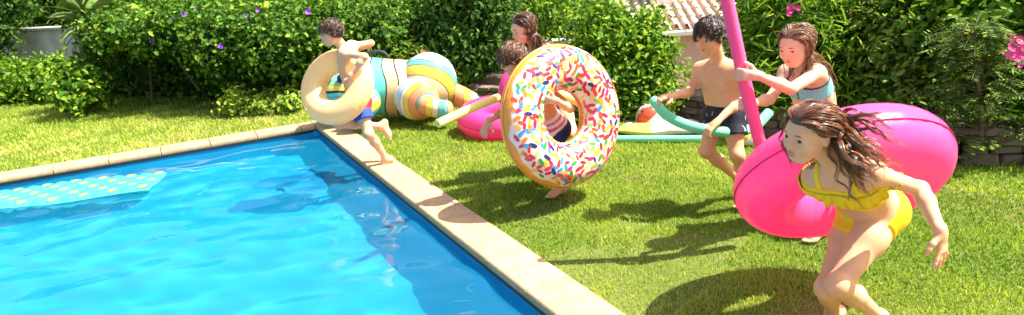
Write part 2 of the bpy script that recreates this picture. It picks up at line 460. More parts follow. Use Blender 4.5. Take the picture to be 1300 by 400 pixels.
# ================================================================== VEGETATION
GREENS = {
    'bright': [(0.022, 0.07, 0.006), (0.06, 0.15, 0.011), (0.18, 0.31, 0.022), (0.42, 0.48, 0.05)],
    'mid':    [(0.014, 0.05, 0.005), (0.032, 0.095, 0.009), (0.10, 0.20, 0.016), (0.33, 0.42, 0.04)],
    'dark':   [(0.02, 0.065, 0.010), (0.04, 0.105, 0.015), (0.085, 0.17, 0.025), (0.16, 0.25, 0.04)],
    'lime':   [(0.10, 0.19, 0.02), (0.19, 0.29, 0.03), (0.28, 0.36, 0.05), (0.36, 0.40, 0.09)],
    'mixed':  [(0.04, 0.10, 0.015), (0.10, 0.19, 0.025), (0.22, 0.30, 0.045), (0.36, 0.33, 0.10)],
    'red':    [(0.14, 0.02, 0.025), (0.22, 0.04, 0.04), (0.16, 0.09, 0.04), (0.09, 0.11, 0.03)],
}
LEAF = {k: leaf_mat('leaf_' + k, v, .25 if k in ('dark', 'mid') else .33) for k, v in GREENS.items()}
m_bark = mat('bark', rough=0.9, spec=0.1)
L(m_bark, ramp(m_bark, noise(m_bark, 25, 5), [(0.3, (0.10, 0.07, 0.045)), (0.7, (0.24, 0.18, 0.12))]), BS(m_bark).inputs['Base Color'])

def unit(n, r): 
    v = r.normal(size=(n, 3)); return v / np.linalg.norm(v, axis=1)[:, None]
def norm_rows(v): return v / (np.linalg.norm(v, axis=1)[:, None] + 1e-9)
def leaf_vf(P, Nn, size, aspect, r, droop=0.25):
    """one folded blade of two triangles per point"""
    n = len(P); size = np.broadcast_to(size, (n,))
    t = unit(n, r) + np.array([0, 0, -droop]); t = norm_rows(t - Nn * np.sum(t * Nn, 1)[:, None])
    b = np.cross(Nn, t)
    Ls = size[:, None]; Wd = Ls * aspect * 0.5
    fold = Nn * Wd * 0.35
    v = np.stack([P - t * Ls * 0.5, P + b * Wd * .85 + fold - t * Ls * .2, P + b * Wd * .8 + fold * .9 + t * Ls * .18 - Nn * Ls * .03, P + t * Ls * 0.5 - Nn * Ls * .12,
                  P - b * Wd * .8 + fold * .9 + t * Ls * .18 - Nn * Ls * .03, P - b * Wd * .85 + fold - t * Ls * .2], 1).reshape(-1, 3)
    i = np.arange(n)[:, None] * 6
    f = np.concatenate([i + np.array([[0, 3, 2]]), i + np.array([[0, 2, 1]]), i + np.array([[0, 5, 4]]), i + np.array([[0, 4, 3]])])
    return v, f
def lobe_px(x0, x1, y0, y1, Y, dep=None):
    c = at((x0 + x1) / 2, (y0 + y1) / 2, Y)
    rx = abs(at(x1, (y0 + y1) / 2, Y)[0] - at(x0, (y0 + y1) / 2, Y)[0]) / 2
    rz = abs(at((x0 + x1) / 2, y0, Y)[2] - at((x0 + x1) / 2, y1, Y)[2]) / 2
    return (c, V(rx, dep if dep else rx * 0.8, rz))
def ell_area(a, b, c):
    p = 1.6; return 4 * np.pi * (((a * b) ** p + (a * c) ** p + (b * c) ** p) / 3) ** (1 / p)
def foliage_vf(lobes, size, aspect, cov, r, zmin=0.0, lance=False, clump=0.10, rough_=0.16, boxy=1.0, droop=.25):
    Ps, Ns = [], []
    for c, rad in lobes:
        A = ell_area(*rad)
        n = int(cov * A / (size * size * aspect * 0.5))
        per = 14; K = max(8, n // per)
        d = unit(K, r)
        back = (d[:, 1] > 0.25) & (d[:, 2] < 0.55)
        keep = ~back | (r.random(K) < 0.45)
        d = d[keep]; K = len(d)
        if boxy != 1.0:
            d = np.sign(d) * np.abs(d) ** boxy
        rr = (1 + rough_ * r.normal(size=K)) * np.where(r.random(K) < .25, r.uniform(.6, .95, K), 1)
        cc = c + d * rad * rr[:, None]
        on = norm_rows(d / rad)
        cid = np.repeat(np.arange(K), per)
        off = r.normal(size=(len(cid), 3)) * clump
        P = cc[cid] + off
        Nn = norm_rows(on[cid] * 0.55 + np.array([0, 0, 0.55]) + 0.75 * r.normal(size=off.shape) * 0.8)
        Ps.append(P); Ns.append(Nn)
    P = np.vstack(Ps); Nn = np.vstack(Ns)
    k = P[:, 2] > zmin + 0.02
    P, Nn = P[k], Nn[k]
    sz = size * np.clip(r.normal(1, 0.25, len(P)), 0.45, 1.7)
    return leaf_vf(P, Nn, sz, aspect, r, droop), P
def lumpy(c, rad, r, k=0.12, seg=20, rings=12):
    th = np.linspace(0, np.pi, rings); ph = np.linspace(0, 2 * np.pi, seg, endpoint=False)
    T_, P_ = np.meshgrid(th, ph, indexing='ij')
    d = np.stack([np.sin(T_) * np.cos(P_), np.sin(T_) * np.sin(P_), np.cos(T_)], -1)
    f = 1 + k * np.sin(d @ r.normal(size=3) * 6 + 1) * np.cos(d @ r.normal(size=3) * 7)
    v = (c + d * rad * f[..., None]).reshape(-1, 3)
    i = np.arange(rings - 1)[:, None] * seg; j = np.arange(seg)[None]; j2 = (j + 1) % seg
    return v, [np.stack([i + j, i + seg + j, i + seg + j2, i + j2], -1).reshape(-1, 4)]
def stem_vf(base, top, r0, r, bend=0.1):
    m_ = (base + top) / 2 + r.normal(0, bend, 3) * np.linalg.norm(top - base)
    p = spline([base, m_, top], 8)
    return tube_vf(p, np.linspace(r0, r0 * 0.35, 8), 6)
_seed = [100]
def shrub(name, label, cat, lobes, green='mid', size=0.07, aspect=0.55, cov=2.2, zmin=0.0, group=None, core=0.72, stems=4, clump=0.09, crown='foliage', base=None, trunk_r=0.025, rough_=0.16, boxy=1.0, droop=.25, stemname='stem'):
    _seed[0] += 1; r = np.random.default_rng(_seed[0])
    (v, f), P = foliage_vf(lobes, size, aspect, cov, r, zmin, clump=clump, rough_=rough_, boxy=boxy, droop=droop)
    lo = lobes[0]
    b = V(lo[0][0], lo[0][1], zmin) if base is None else V(*base)
    root = empty(name, b, label, cat, group)
    parts = [(v, [f])]; var = [np.repeat(np.clip(r.beta(2, 2.2, len(P)), 0, 1), 6)]
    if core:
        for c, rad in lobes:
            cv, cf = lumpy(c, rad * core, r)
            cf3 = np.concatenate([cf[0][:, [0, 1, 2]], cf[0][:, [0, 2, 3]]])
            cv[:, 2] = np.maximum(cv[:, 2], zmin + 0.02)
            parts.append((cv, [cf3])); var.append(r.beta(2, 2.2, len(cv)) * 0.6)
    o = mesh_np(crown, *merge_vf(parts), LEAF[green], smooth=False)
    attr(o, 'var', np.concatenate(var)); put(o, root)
    sp = []
    for k in range(stems):
        c, rad = lobes[k % len(lobes)]
        bb = b + V(r.normal(0, .05), r.normal(0, .05), -0.05) if stems < 6 else V(c[0] + r.normal(0, .1), c[1] + r.normal(0, .1), zmin - .05)
        s_o = mesh_np(stemname, *stem_vf(bb, c + rad * r.normal(0, .3, 3), trunk_r, r), m_bark); put(s_o, root)
    return root

# flowers ---------------------------------------------------------------
def flower_mesh(name, petals, rad, cup, m_, r0=0.25):
    v = [(0, 0, -cup)]; f = []
    n = petals * 4
    for k in range(n):
        a_ = 2 * np.pi * k / n; q = rad * (0.82 + 0.18 * abs(math.cos(a_ * petals / 2)))
        v.append((q * r0 * math.cos(a_), q * r0 * math.sin(a_), -cup * 0.5)); v.append((q * math.cos(a_), q * math.sin(a_), 0.15 * cup * math.cos(a_ * petals)))
    for k in range(n):
        i, j = 1 + 2 * k, 1 + 2 * ((k + 1) % n)
        f.append((0, i, j)); f.append((i, i + 1, j + 1, j))
    me = bpy.data.meshes.new(name); me.from_pydata(v, [], f); me.materials.append(m_); return me
m_violet = mat('violet_petal', (0.28, 0.04, 0.55), 0.6)
m_pinkp = mat('pink_petal', (0.80, 0.07, 0.30), 0.6)
ME_GLORY = flower_mesh('flower', 5, 0.055, 0.035, m_violet)
ME_OLEA = flower_mesh('blossom', 5, 0.022, 0.008, m_pinkp)
def add_flower(root, p, me, sc=1.0, face=None):
    o = bpy.data.objects.new(me.name, me); col.objects.link(o); o.parent = root
    o.location = V(*p) - V(*root.location)
    d = nrm(CAM - p + V(random.uniform(-1, 1), 0, random.uniform(0, 3))) if face is None else face
    o.rotation_euler = Vector(d).to_track_quat('Z', 'Y').to_euler(); o.scale = (sc,) * 3

# --- far left
for k, (x0, x1, y0, Y, lab) in enumerate([(-40, 14, 80, 11.9, 'low sunlit shrub cut off by the left edge under the dark tree'),
        (4, 52, 84, 11.8, 'low sunlit shrub left of the middle in front of the grey wall'),
        (42, 92, 82, 11.6, 'low sunlit shrub with a thin bare stem below the grey wall'),
        (82, 130, 84, 9.95, 'low sunlit shrub at the foot of the yucca')]):
    shrub('low_shrub', lab, 'shrub', [lobe_px(x0, x1, y0, 137 - k, Y, 0.5), lobe_px(x0 + 8, x1 - 12, y0 - 3, 110, Y + .25, 0.4)], 'bright', 0.085, 0.6, 2.0, group='low shrubs along the far left wall', clump=.08)
shrub('shade_tree', 'dark leafy tree filling the top left corner', 'tree', [lobe_px(-80, 16, -70, 62, 12.6, 0.8), lobe_px(-40, 30, -50, 22, 12.8, 0.6)], 'dark', 0.09, 0.6, 2.0, stems=1, crown='crown', stemname='trunk', trunk_r=.08)
shrub('background_tree', 'sunny green tree rising behind the grey wall at far left', 'tree', [lobe_px(20, 90, -45, 50, 16.5, 1.0), lobe_px(60, 130, -60, 50, 16.8, 1.0)], 'mid', 0.11, 0.6, 2.0, stems=1, crown='crown', stemname='trunk', trunk_r=.1)
shrub('background_tree', 'green tree behind the yucca and the violet flowered hedge', 'tree', [lobe_px(100, 210, -80, 40, 15.5, 1.2), lobe_px(190, 300, -70, 30, 15.0, 1.2)], 'bright', 0.11, 0.6, 1.8, stems=1, crown='crown', stemname='trunk', trunk_r=.1)

def yucca():
    Y = 10.35
    top = at(107, 22, Y); base = at(113, 134, Y); base[2] = 0
    root = empty('yucca', base, 'spiky yucca with drooping sword leaves beside the violet flowered hedge', 'yucca')
    put(mesh_np('trunk', *tube_vf(spline([base, (base + top) / 2 + V(.03, 0, 0), top], 10), np.linspace(.075, .055, 10), 10), m_bark), root)
    m_y = mat('yucca_leaf', rough=0.4, spec=0.4)
    oi = N(m_y, 'ShaderNodeObjectInfo')
    L(m_y, ramp(m_y, oi.outputs['Random'], [(0, (0.05, 0.11, 0.02)), (0.7, (0.16, 0.22, 0.05)), (1, (0.30, 0.28, 0.10))]), BS(m_y).inputs['Base Color'])
    mes = []
    for dr in (0.35, 0.7, 0.9, 1.0):
        t = np.linspace(0, 1, 8)
        x = t * 0.72 * np.cos(dr * t * .9); z_ = 0.25 * t - dr * 0.55 * t ** 2
        wd = 0.045 * np.clip(np.minimum(0.5 + 4 * t, 2.2 * (1 - t) + .04), 0, 1)
        v = np.vstack([np.stack([x, wd, z_ + .012], 1), np.stack([x, 0 * x, z_], 1), np.stack([x, -wd, z_ + .012], 1)])
        f = [(i, i + 1, 9 + i, 8 + i) for i in range(7)] + [(8 + i, 9 + i, 17 + i, 16 + i) for i in range(7)]
        me = bpy.data.meshes.new('sword_leaf'); me.from_pydata(v.tolist(), [], f); me.materials.append(m_y); mes.append(me)
    for k in range(64):
        el = k / 63
        o = bpy.data.objects.new('sword_leaf', mes[min(3, int(el * 4))]); col.objects.link(o); o.parent = root
        o.location = top - base + V(0, 0, 0.12 - el * 0.42)
        o.rotation_euler = (random.uniform(-1.1, 1.1), random.uniform(-.15, .15) - 0.6 + el * 1.5, k * 2.399 + random.uniform(-.2, .2))
        o.scale = (random.uniform(.75, 1.0),) * 3
yucca()

# --- big hedge with violet flowers, in two stretches
def hedge():
    lb = []
    for (px, Y, yt, hw, dep) in [(160, 11.35, 40, 34, .5), (205, 11.0, 40, 40, .5), (255, 10.65, 40, 44, .5), (300, 10.2, 36, 46, .6), (345, 9.7, 34, 46, .75), (388, 9.55, 30, 44, .75)]:
        lb.append(lobe_px(px - hw, px + hw, yt, 160, Y + .55, dep))
    lb += [lobe_px(132, 215, 16, 60, 10.6, .8), lobe_px(190, 280, 14, 60, 10.25, .85), lobe_px(255, 335, 16, 84, 9.85, .75), lobe_px(320, 412, 14, 88, 9.6, .75), lobe_px(130, 290, 2, 50, 11.6, .8), lobe_px(250, 410, 0, 50, 10.7, .7)]
    root = shrub('flowering_hedge', 'big green hedge dotted with violet flowers behind the far end of the pool', 'hedge', lb, 'mid', 0.072, 0.75, 2.2, stems=8, clump=.09, boxy=.72, rough_=.08, core=.8)
    for px, py, Y, s_ in [(233, 18, 10.3, 1.1), (193, 52, 10.15, 1.0), (280, 59, 9.55, 1.0), (218, 24, 10.3, .7), (162, 28, 10.5, .7), (391, 15, 9.4, 1.1), (248, 11, 10.4, .6), (312, 20, 9.6, .7), (327, 13, 9.6, .8)]:
        add_flower(root, at(px, py, Y - .75), ME_GLORY, s_ * .58)
hedge()
for k, (x0, x1, y0, Y) in enumerate([(282, 318, 118, 8.95), (314, 352, 121, 8.9), (346, 384, 119, 8.9)]):
    shrub('edging_plant', ['small lime green plant at the foot of the violet flowered hedge, leftmost of three', 'small lime green plant at the foot of the violet flowered hedge, middle of three', 'small lime green plant at the foot of the violet flowered hedge, rightmost of three'][k], 'plant', [lobe_px(x0, x1, y0, 150, Y, .2)], 'lime', 0.07, 0.6, 2.2, group='plants at the hedge foot', clump=.05, stems=2, trunk_r=.01)
shrub('clipped_hedge', 'dense sunlit hedge behind the patchwork inflatable animal', 'hedge', [lobe_px(395, 470, 14, 150, 9.9, .7), lobe_px(450, 530, 12, 150, 9.9, .7), lobe_px(400, 560, 0, 60, 10.6, .7), lobe_px(500, 580, 20, 135, 10.0, .6)], 'mid', 0.07, 0.65, 2.2, stems=6, clump=.08, boxy=.75, rough_=.1, core=.8)
shrub('background_tree', 'yellow green tree tops above the hedge near the top middle', 'tree', [lobe_px(330, 450, -60, 30, 13.5, 1.0), lobe_px(430, 540, -60, 30, 13.5, 1.0)], 'lime', 0.1, 0.6, 1.8, stems=1, crown='crown', stemname='trunk', trunk_r=.1)
r_ = shrub('leafy_shrub', 'low shrub with one orange flower behind the patchwork animal', 'shrub', [lobe_px(505, 545, 62, 130, 9.2, .3), lobe_px(535, 585, 72, 132, 9.3, .3)], 'lime', 0.085, 0.5, 2.0, clump=.07)
ME_ORANGE = flower_mesh('flower', 5, 0.05, 0.02, mat('orange_petal', (0.8, 0.2, 0.04), 0.6))
add_flower(r_, at(539, 68, 8.85), ME_ORANGE, 1.0)
shrub('laurel_tree', 'tall dark glossy leaved tree left of the long haired girl', 'tree', [lobe_px(548, 612, -20, 128, 9.6, .55), lobe_px(590, 658, -30, 112, 9.8, .6), lobe_px(560, 640, -70, 40, 9.9, .7)], 'dark', 0.095, 0.42, 2.2, stems=2, crown='crown', stemname='trunk', trunk_r=.05, clump=.1, droop=.9)
shrub('loose_shrub', 'light green loose shrub above the long haired girl', 'shrub', [lobe_px(640, 715, -30, 52, 11.0, .5), lobe_px(610, 660, -20, 70, 11.0, .4)], 'bright', 0.09, 0.4, 1.5, clump=.12, core=.5)
shrub('cypress', 'dark cypress standing behind the pale boundary wall', 'tree', [lobe_px(675, 735, -90, 90, 14.0, .6)], 'dark', 0.08, 0.3, 2.4, zmin=-1.75, stems=1, crown='crown', stemname='trunk', trunk_r=.08)
# --- middle
shrub('round_shrub', 'big rounded shrub right of the sprinkle ring', 'shrub', [lobe_px(732, 842, 40, 176, 7.15, .5), lobe_px(732, 800, 10, 80, 7.25, .4), lobe_px(785, 846, 20, 110, 7.3, .35), lobe_px(726, 772, 60, 165, 7.0, .35), lobe_px(790, 848, 90, 172, 7.0, .35)], 'bright', 0.065, 0.6, 2.3, zmin=.0, clump=.08, stems=5)
shrub('low_shrub', 'small bright bush below the peach house wall', 'shrub', [lobe_px(850, 892, 92, 140, 7.9, .25), lobe_px(880, 915, 98, 140, 7.5, .25)], 'lime', 0.07, 0.5, 1.8, zmin=.2, clump=.07)
shrub('low_shrub', 'leafy bush between the peach house and the pink noodle', 'shrub', [lobe_px(924, 968, 50, 150, 7.6, .3), lobe_px(932, 962, -10, 70, 8.4, .3)], 'mid', 0.075, 0.4, 2.0, zmin=.2, clump=.08)
shrub('background_tree', 'dark tree behind the peach house roof', 'tree', [lobe_px(780, 1000, -140, -4, 19.0, 1.5), lobe_px(960, 1100, -120, 20, 17.0, 1.2)], 'mid', 0.12, 0.6, 2.0, zmin=-1.7, stems=1, crown='crown', stemname='trunk', trunk_r=.1)
r_ = shrub('oleander', 'tall oleander with narrow leaves behind the girl holding the pink noodle', 'shrub', [lobe_px(948, 1040, -25, 120, 6.5, .5), lobe_px(1010, 1085, -10, 130, 6.6, .5), lobe_px(945, 1000, 60, 185, 6.2, .35), lobe_px(1020, 1090, 80, 190, 6.2, .4)], 'bright', 0.13, 0.16, 2.0, zmin=.22, clump=.11, stems=5, droop=-.6)
for q in range(9): add_flower(r_, at(1008 + random.uniform(-8, 8), 14 + random.uniform(-7, 6), 6.0), ME_OLEA, 1.0)
r_ = shrub('mixed_shrub', 'untidy shrub with reddish sprays behind the large pink ring', 'shrub', [lobe_px(1075, 1150, 10, 110, 6.2, .5), lobe_px(1120, 1190, 30, 140, 6.0, .5), lobe_px(1085, 1170, 90, 190, 5.8, .4)], 'mixed', 0.065, 0.5, 2.0, zmin=.22, clump=.08, stems=5)
shrub('red_leaf_shrub', 'shrub with dark red leaves at the top edge above the large pink ring', 'shrub', [lobe_px(1085, 1145, -25, 34, 6.4, .3), lobe_px(1140, 1170, 20, 60, 5.9, .15)], 'red', 0.06, 0.5, 1.3, zmin=.22, clump=.08, core=.45)
shrub('broadleaf_shrub', 'dense broad leaved shrub filling the top right corner', 'shrub', [lobe_px(1130, 1230, -40, 100, 6.0, .6), lobe_px(1200, 1310, -50, 90, 5.7, .6), lobe_px(1290, 1400, -40, 120, 5.5, .6), lobe_px(1380, 1510, -50, 130, 5.4, .6), lobe_px(1490, 1640, -50, 140, 5.2, .6), lobe_px(1190, 1330, 60, 170, 5.9, .4)], 'bright', 0.08, 0.6, 2.2, zmin=.25, clump=.1, stems=5)
# --- slender tree on the right with feathery leaves
def feather_tree():
    Y = 4.75; r = np.random.default_rng(77)
    base = gnd(1243, 208); top = at(1232, 30, Y)
    root = empty('feathery_tree', base, 'slender young tree with feathery leaflets in front of the stone wall at right', 'tree')
    tr = spline([base - V(0, 0, .05), at(1246, 160, 4.8), at(1240, 90, Y), top], 14)
    trk = put(mesh_np('trunk', *tube_vf(tr, np.linspace(.022, .008, 14), 8), m_bark), root)
    P, Nn, S = [], [], []; br = []
    for k in range(190):
        h = 0.10 + 0.90 * r.random() ** .8; p0 = tr[int(h * 13)]
        d = unit(1, r)[0]; d[2] = abs(d[2]) * .35; d = nrm(d * V(1.0, .7, 1))
        ln = r.uniform(.18, .42) * (1.15 - .6 * h + .2)
        q = spline([p0, p0 + d * ln * .5 + V(0, 0, .04), p0 + d * ln + V(0, 0, -.05)], 16)
        br.append(tube_vf(q, np.linspace(.004, .0015, 16), 4))
        T_, U_, W_ = frames(q)
        side = norm_rows(np.cross(T_, np.array([0, 0, 1.0]) + r.normal(0, .25, 3)))
        for i in range(3, 16):
            for sg in (-1, 1):
                P.append(q[i] + side[i] * sg * 0.022); Nn.append(nrm(V(0, 0, 1) + r.normal(0, .3, 3))); S.append((side[i] * sg + T_[i] * .5, r.uniform(.035, .05)))
    P = np.array(P); Nn = np.array(Nn); t = norm_rows(np.array([s[0] for s in S])); Ls = np.array([s[1] for s in S])[:, None]
    Nn = norm_rows(Nn - t * np.sum(Nn * t, 1)[:, None]); b_ = np.cross(Nn, t); W_ = Ls * .2
    v = np.stack([P - t * Ls * .45, P + b_ * W_, P + t * Ls * .55, P - b_ * W_], 1).reshape(-1, 3)
    i = np.arange(len(P))[:, None] * 4
    o = mesh_np('crown', v, np.concatenate([i + np.array([[0, 2, 1]]), i + np.array([[0, 3, 2]])]), LEAF['mid'], smooth=False)
    attr(o, 'var', np.repeat(r.beta(2, 2, len(P)), 4)); put(o, root)
    mesh_np('branches', *merge_vf(br), m_bark, trk)
feather_tree()
shrub('low_shrub', 'leafy clump at the stone wall foot beside the large pink ring', 'shrub', [lobe_px(1185, 1240, 115, 205, 5.2, .2)], 'mixed', 0.06, 0.4, 1.3, clump=.07, core=.5)
r_ = shrub('pink_oleander', 'oleander branch with a bunch of hot pink blossoms at the right edge', 'shrub', [lobe_px(1280, 1370, 70, 150, 4.9, .3)], 'mid', 0.1, 0.2, 1.4, zmin=.25, clump=.09, core=.4)
for q in range(46): add_flower(r_, at(1291 + random.gauss(0, 9), 62 + random.gauss(0, 8), 4.62 + random.gauss(0, .05)), ME_OLEA, random.uniform(.8, 1.15))

# ================================================================== INFLATABLES AND TOYS
def vinyl(name, c, rough=0.22, trans=0.25, tcol=None, spec=0.5):
    """thin glossy plastic film that lets some light through"""
    m = mat(name, c, rough, spec)
    t = N(m, 'ShaderNodeBsdfTranslucent'); t.inputs[0].default_value = (*(tcol or c), 1)
    ms = N(m, 'ShaderNodeMixShader'); ms.inputs[0].default_value = trans
    out = m.node_tree.nodes['Material Output']
    L(m, BS(m).outputs[0], ms.inputs[1]); L(m, t.outputs[0], ms.inputs[2]); L(m, ms.outputs[0], out.inputs[0])
    bump(m, noise(m, 6, 3), 0.12, 0.02)
    return m
def vinyl_vc(name, rough=0.25, trans=0.2):
    m = vinyl(name, (1, 1, 1), rough, trans)
    a_ = N(m, 'ShaderNodeAttribute', attribute_name='tone')
    L(m, a_.outputs['Color'], BS(m).inputs['Base Color'])
    for n in m.node_tree.nodes:
        if n.type == 'BSDF_TRANSLUCENT': L(m, a_.outputs['Color'], n.inputs[0])
    return m
def axes_for(axis, ref=(0, 0, 1)):
    n = nrm(axis); u = nrm(np.cross(ref, n)); return u, np.cross(n, u), n
def torus_pt(phi, th, R, r, sq, U, W, Nn, c=0):
    return c + ((R + r * np.cos(th))[..., None] * (np.cos(phi)[..., None] * U + np.sin(phi)[..., None] * W) + (r * sq * np.sin(th))[..., None] * Nn)
def torus_vf(R, r, U, W, Nn, sq=1.0, nphi=120, nth=40, puck=0.0, seed=0, npk=40):
    rr = np.random.default_rng(seed)
    ph = np.linspace(0, 2 * np.pi, nphi, endpoint=False); th = np.linspace(0, 2 * np.pi, nth, endpoint=False)
    PH, TH = np.meshgrid(ph, th, indexing='ij')
    ins = np.exp(-((np.angle(np.exp(1j * (TH - np.pi)))) / .85) ** 2)       # inside of the hole: gathers
    outs = np.exp(-((np.angle(np.exp(1j * TH))) / .75) ** 2)
    w = sum(np.sin(PH * k + rr.uniform(0, 6.28)) * rr.uniform(.5, 1) for k in (npk, npk + 7, int(npk * .6))) / 2
    rad = r * (1 + puck * w * (ins + .5 * outs)) - r * .03 * np.exp(-((np.angle(np.exp(1j * TH))) / .06) ** 2)
    P = torus_pt(PH, TH, R, rad, sq, U, W, Nn).reshape(-1, 3)
    i = np.arange(nphi)[:, None]; j = np.arange(nth)[None]; i2 = (i + 1) % nphi; j2 = (j + 1) % nth
    q = np.stack([i * nth + j, i2 * nth + j, i2 * nth + j2, i * nth + j2], -1).reshape(-1, 4)
    return P, q, PH.ravel(), TH.ravel()
def ring(name, label, c, axis, R, r, m, sq=1.0, puck=.02, seed=0, seam=None, ref=(0, 0, 1), valve=None, group=None):
    U, W, Nn = axes_for(axis, ref)
    root = empty(name, c, label, 'swim ring', group)
    v, q, _, _ = torus_vf(R, r, U, W, Nn, sq, 160, 44, puck, seed)
    tb = mesh_np('tube', v, q, m, root)
    if seam is not None:
        for th0, lift_ in ((0.0, 0.0), (np.pi, 0.0)):
            ph = np.linspace(0, 2 * np.pi, 161); 
            a_ = torus_pt(ph, np.full(161, th0), R, r * .965, sq, U, W, Nn)
            b_ = torus_pt(ph, np.full(161, th0), R, r * (1.022 if th0 == 0 else 1.01), sq, U, W, Nn)
            vv = np.vstack([a_ + Nn * .0012, b_ + Nn * .0012, a_ - Nn * .0012, b_ - Nn * .0012]); k = np.arange(160)
            f = np.concatenate([np.stack([k, k + 1, k + 162, k + 161], -1), np.stack([k + 161, k + 162, k + 484, k + 483], -1), np.stack([k + 322, k + 483, k + 484, k + 323], -1)])
            mesh_np('seam', vv, f, seam, tb)
    if valve is not None:
        p = torus_pt(np.array([valve[0]]), np.array([valve[1]]), R, r, sq, U, W, Nn)[0]
        n_ = nrm(torus_pt(np.array([valve[0]]), np.array([valve[1]]), R, r * 1.1, sq, U, W, Nn)[0] - p)
        mesh_np('valve', *tube_vf([p - n_ * .004, p + n_ * .012, p + n_ * .014], [.011, .010, .007], 12), m, tb)
    return root, (U, W, Nn)
m_hotpink = vinyl('hot_pink_vinyl', (0.95, 0.14, 0.42), 0.20, 0.48, (1.0, 0.16, 0.42))
m_seam_pink = mat('pink_seam', (0.55, 0.02, 0.14), 0.4)
m_cream = vinyl('cream_gold_vinyl', (0.94, 0.70, 0.35), 0.18, 0.42, (1.0, 0.78, 0.38))
m_seam_cream = mat('cream_seam', (0.80, 0.56, 0.32), 0.4)
# large hot pink ring beside the running girl
ring('swim_ring', 'large hot pink swim ring behind the running girl in yellow', at(1066, 224, 2.98), (.03, -.72, -.69), .332, .148, m_hotpink, 1.0, .03, 3, m_seam_pink, valve=(2.0, 1.0))
# cream ring round the running boy
ring('swim_ring', 'cream gold swim ring around the boy running along the pool edge', at(428, 110, 5.86), (-.30, -.80, .52), .240, .106, m_cream, 1.0, .03, 5, m_seam_cream, valve=(4.0, .8))
# pink rings behind
m_pink2 = vinyl('bright_pink_vinyl', (0.90, 0.07, 0.30), 0.22, 0.3, (1.0, 0.10, 0.32))
ring('swim_ring', 'bright pink swim ring lying on the lawn behind the yellow noodle', at(640, 147, 7.0) * V(1, 1, 0) + V(0, 0, .145), (0.05, -.08, 1), .36, .142, m_pink2, 1.0, .014, 8, m_seam_pink)
ring('swim_ring', 'pink swim ring under the arm of the long haired girl behind the sprinkle ring', at(668, 118, 5.02), (.5, -.8, .1), .17, .062, m_pink2, 1.0, .014, 9, m_seam_pink)

# sprinkle ring --------------------------------------------------------
def sprinkle_ring():
    c = at(714, 148, 4.62); U, W, Nn = axes_for((.55, -.80, .16)); R, r, sq = .340, .158, .80
    root = empty('sprinkle_ring', c, 'white doughnut swim ring printed with colourful sprinkles and an orange rim', 'swim ring')
    v, q, PH, TH = torus_vf(R, r, U, W, Nn, sq, 220, 96, .012, 4)
    t = np.degrees(np.angle(np.exp(1j * TH)))
    edge = 27 + 5 * np.sin(PH * 9 + 1) + 4 * np.sin(PH * 5) + 3 * np.sin(PH * 17)
    white = (t > edge) & (t < 176)
    colr = np.where(white[:, None], [[.82, .77, .70]], [[.84, .34, .05]])
    o = mesh_np('tube', v, q, vinyl_vc('doughnut_vinyl', .2, .22), root); cattr(o, 'tone', colr)
    pal = np.array([(.80, .05, .03), (.85, .22, .03), (.80, .04, .10), (.75, .03, .03), (.80, .09, .03), (.78, .02, .08), (.85, .36, .03), (.88, .50, .04), (.05, .28, .06), (.25, .50, .05), (.03, .30, .62), (.03, .03, .14), (.62, .03, .16), (.85, .62, .10), (.75, .03, .03)])
    r_ = np.random.default_rng(21); pts = []; cols = []; cen = []; faces = []
    a8 = np.linspace(0, 2 * np.pi, 10, endpoint=False)
    hl, hw = .0275, .0125
    tries = 0
    while len(cen) < 380 and tries < 9000:
        tries += 1
        ph = r_.uniform(0, 6.283); th = math.radians(r_.uniform(36, 165))
        if r_.random() > (R + r * math.cos(th)) / (R + r): continue
        p = torus_pt(np.array([ph]), np.array([th]), R, r, sq, U, W, Nn)[0]
        if any(np.sum((p - x) ** 2) < .030 ** 2 for x in cen): continue
        cen.append(p); an = r_.uniform(0, 3.14); cc = pal[r_.integers(len(pal))]
        s_ = r_.uniform(.85, 1.2)
        x = (hl * np.sign(np.cos(a8)) * np.abs(np.cos(a8)) ** .7) * s_; y = hw * np.sin(a8) * s_
        x = np.concatenate([[0], x]); y = np.concatenate([[0], y])
        X, Y = x * math.cos(an) - y * math.sin(an), x * math.sin(an) + y * math.cos(an)
        P = torus_pt(ph + X / (R + r * math.cos(th)), th + Y / r, R, r * 1.012, sq, U, W, Nn)
        b = len(pts) * 11; pts.append(P); cols.append(np.tile(cc, (11, 1)))
        faces.append(np.array([(b, b + 1 + k, b + 1 + (k + 1) % 10) for k in range(10)]))
    o = mesh_np('sprinkle_print', np.vstack(pts), np.vstack(faces), vinyl_vc('sprinkle_ink', .25, .1), root)
    cattr(o, 'tone', np.vstack(cols)); o['kind'] = 'stuff'
    k = np.arange(161); ph = np.linspace(0, 2 * np.pi, 161)
    a_ = torus_pt(ph, np.zeros(161), R, r * .965, sq, U, W, Nn); b_ = torus_pt(ph, np.zeros(161), R, r * 1.02, sq, U, W, Nn)
    vv = np.vstack([a_ + Nn * .001, b_ + Nn * .001, b_ - Nn * .001, a_ - Nn * .001]); k = np.arange(160)
    mesh_np('seam', vv, np.concatenate([np.stack([k + o_ * 161, k + 1 + o_ * 161, k + 162 + o_ * 161, k + 161 + o_ * 161], -1) for o_ in range(3)]), mat('rim_seam', (.70, .30, .05), .4), root)
sprinkle_ring()

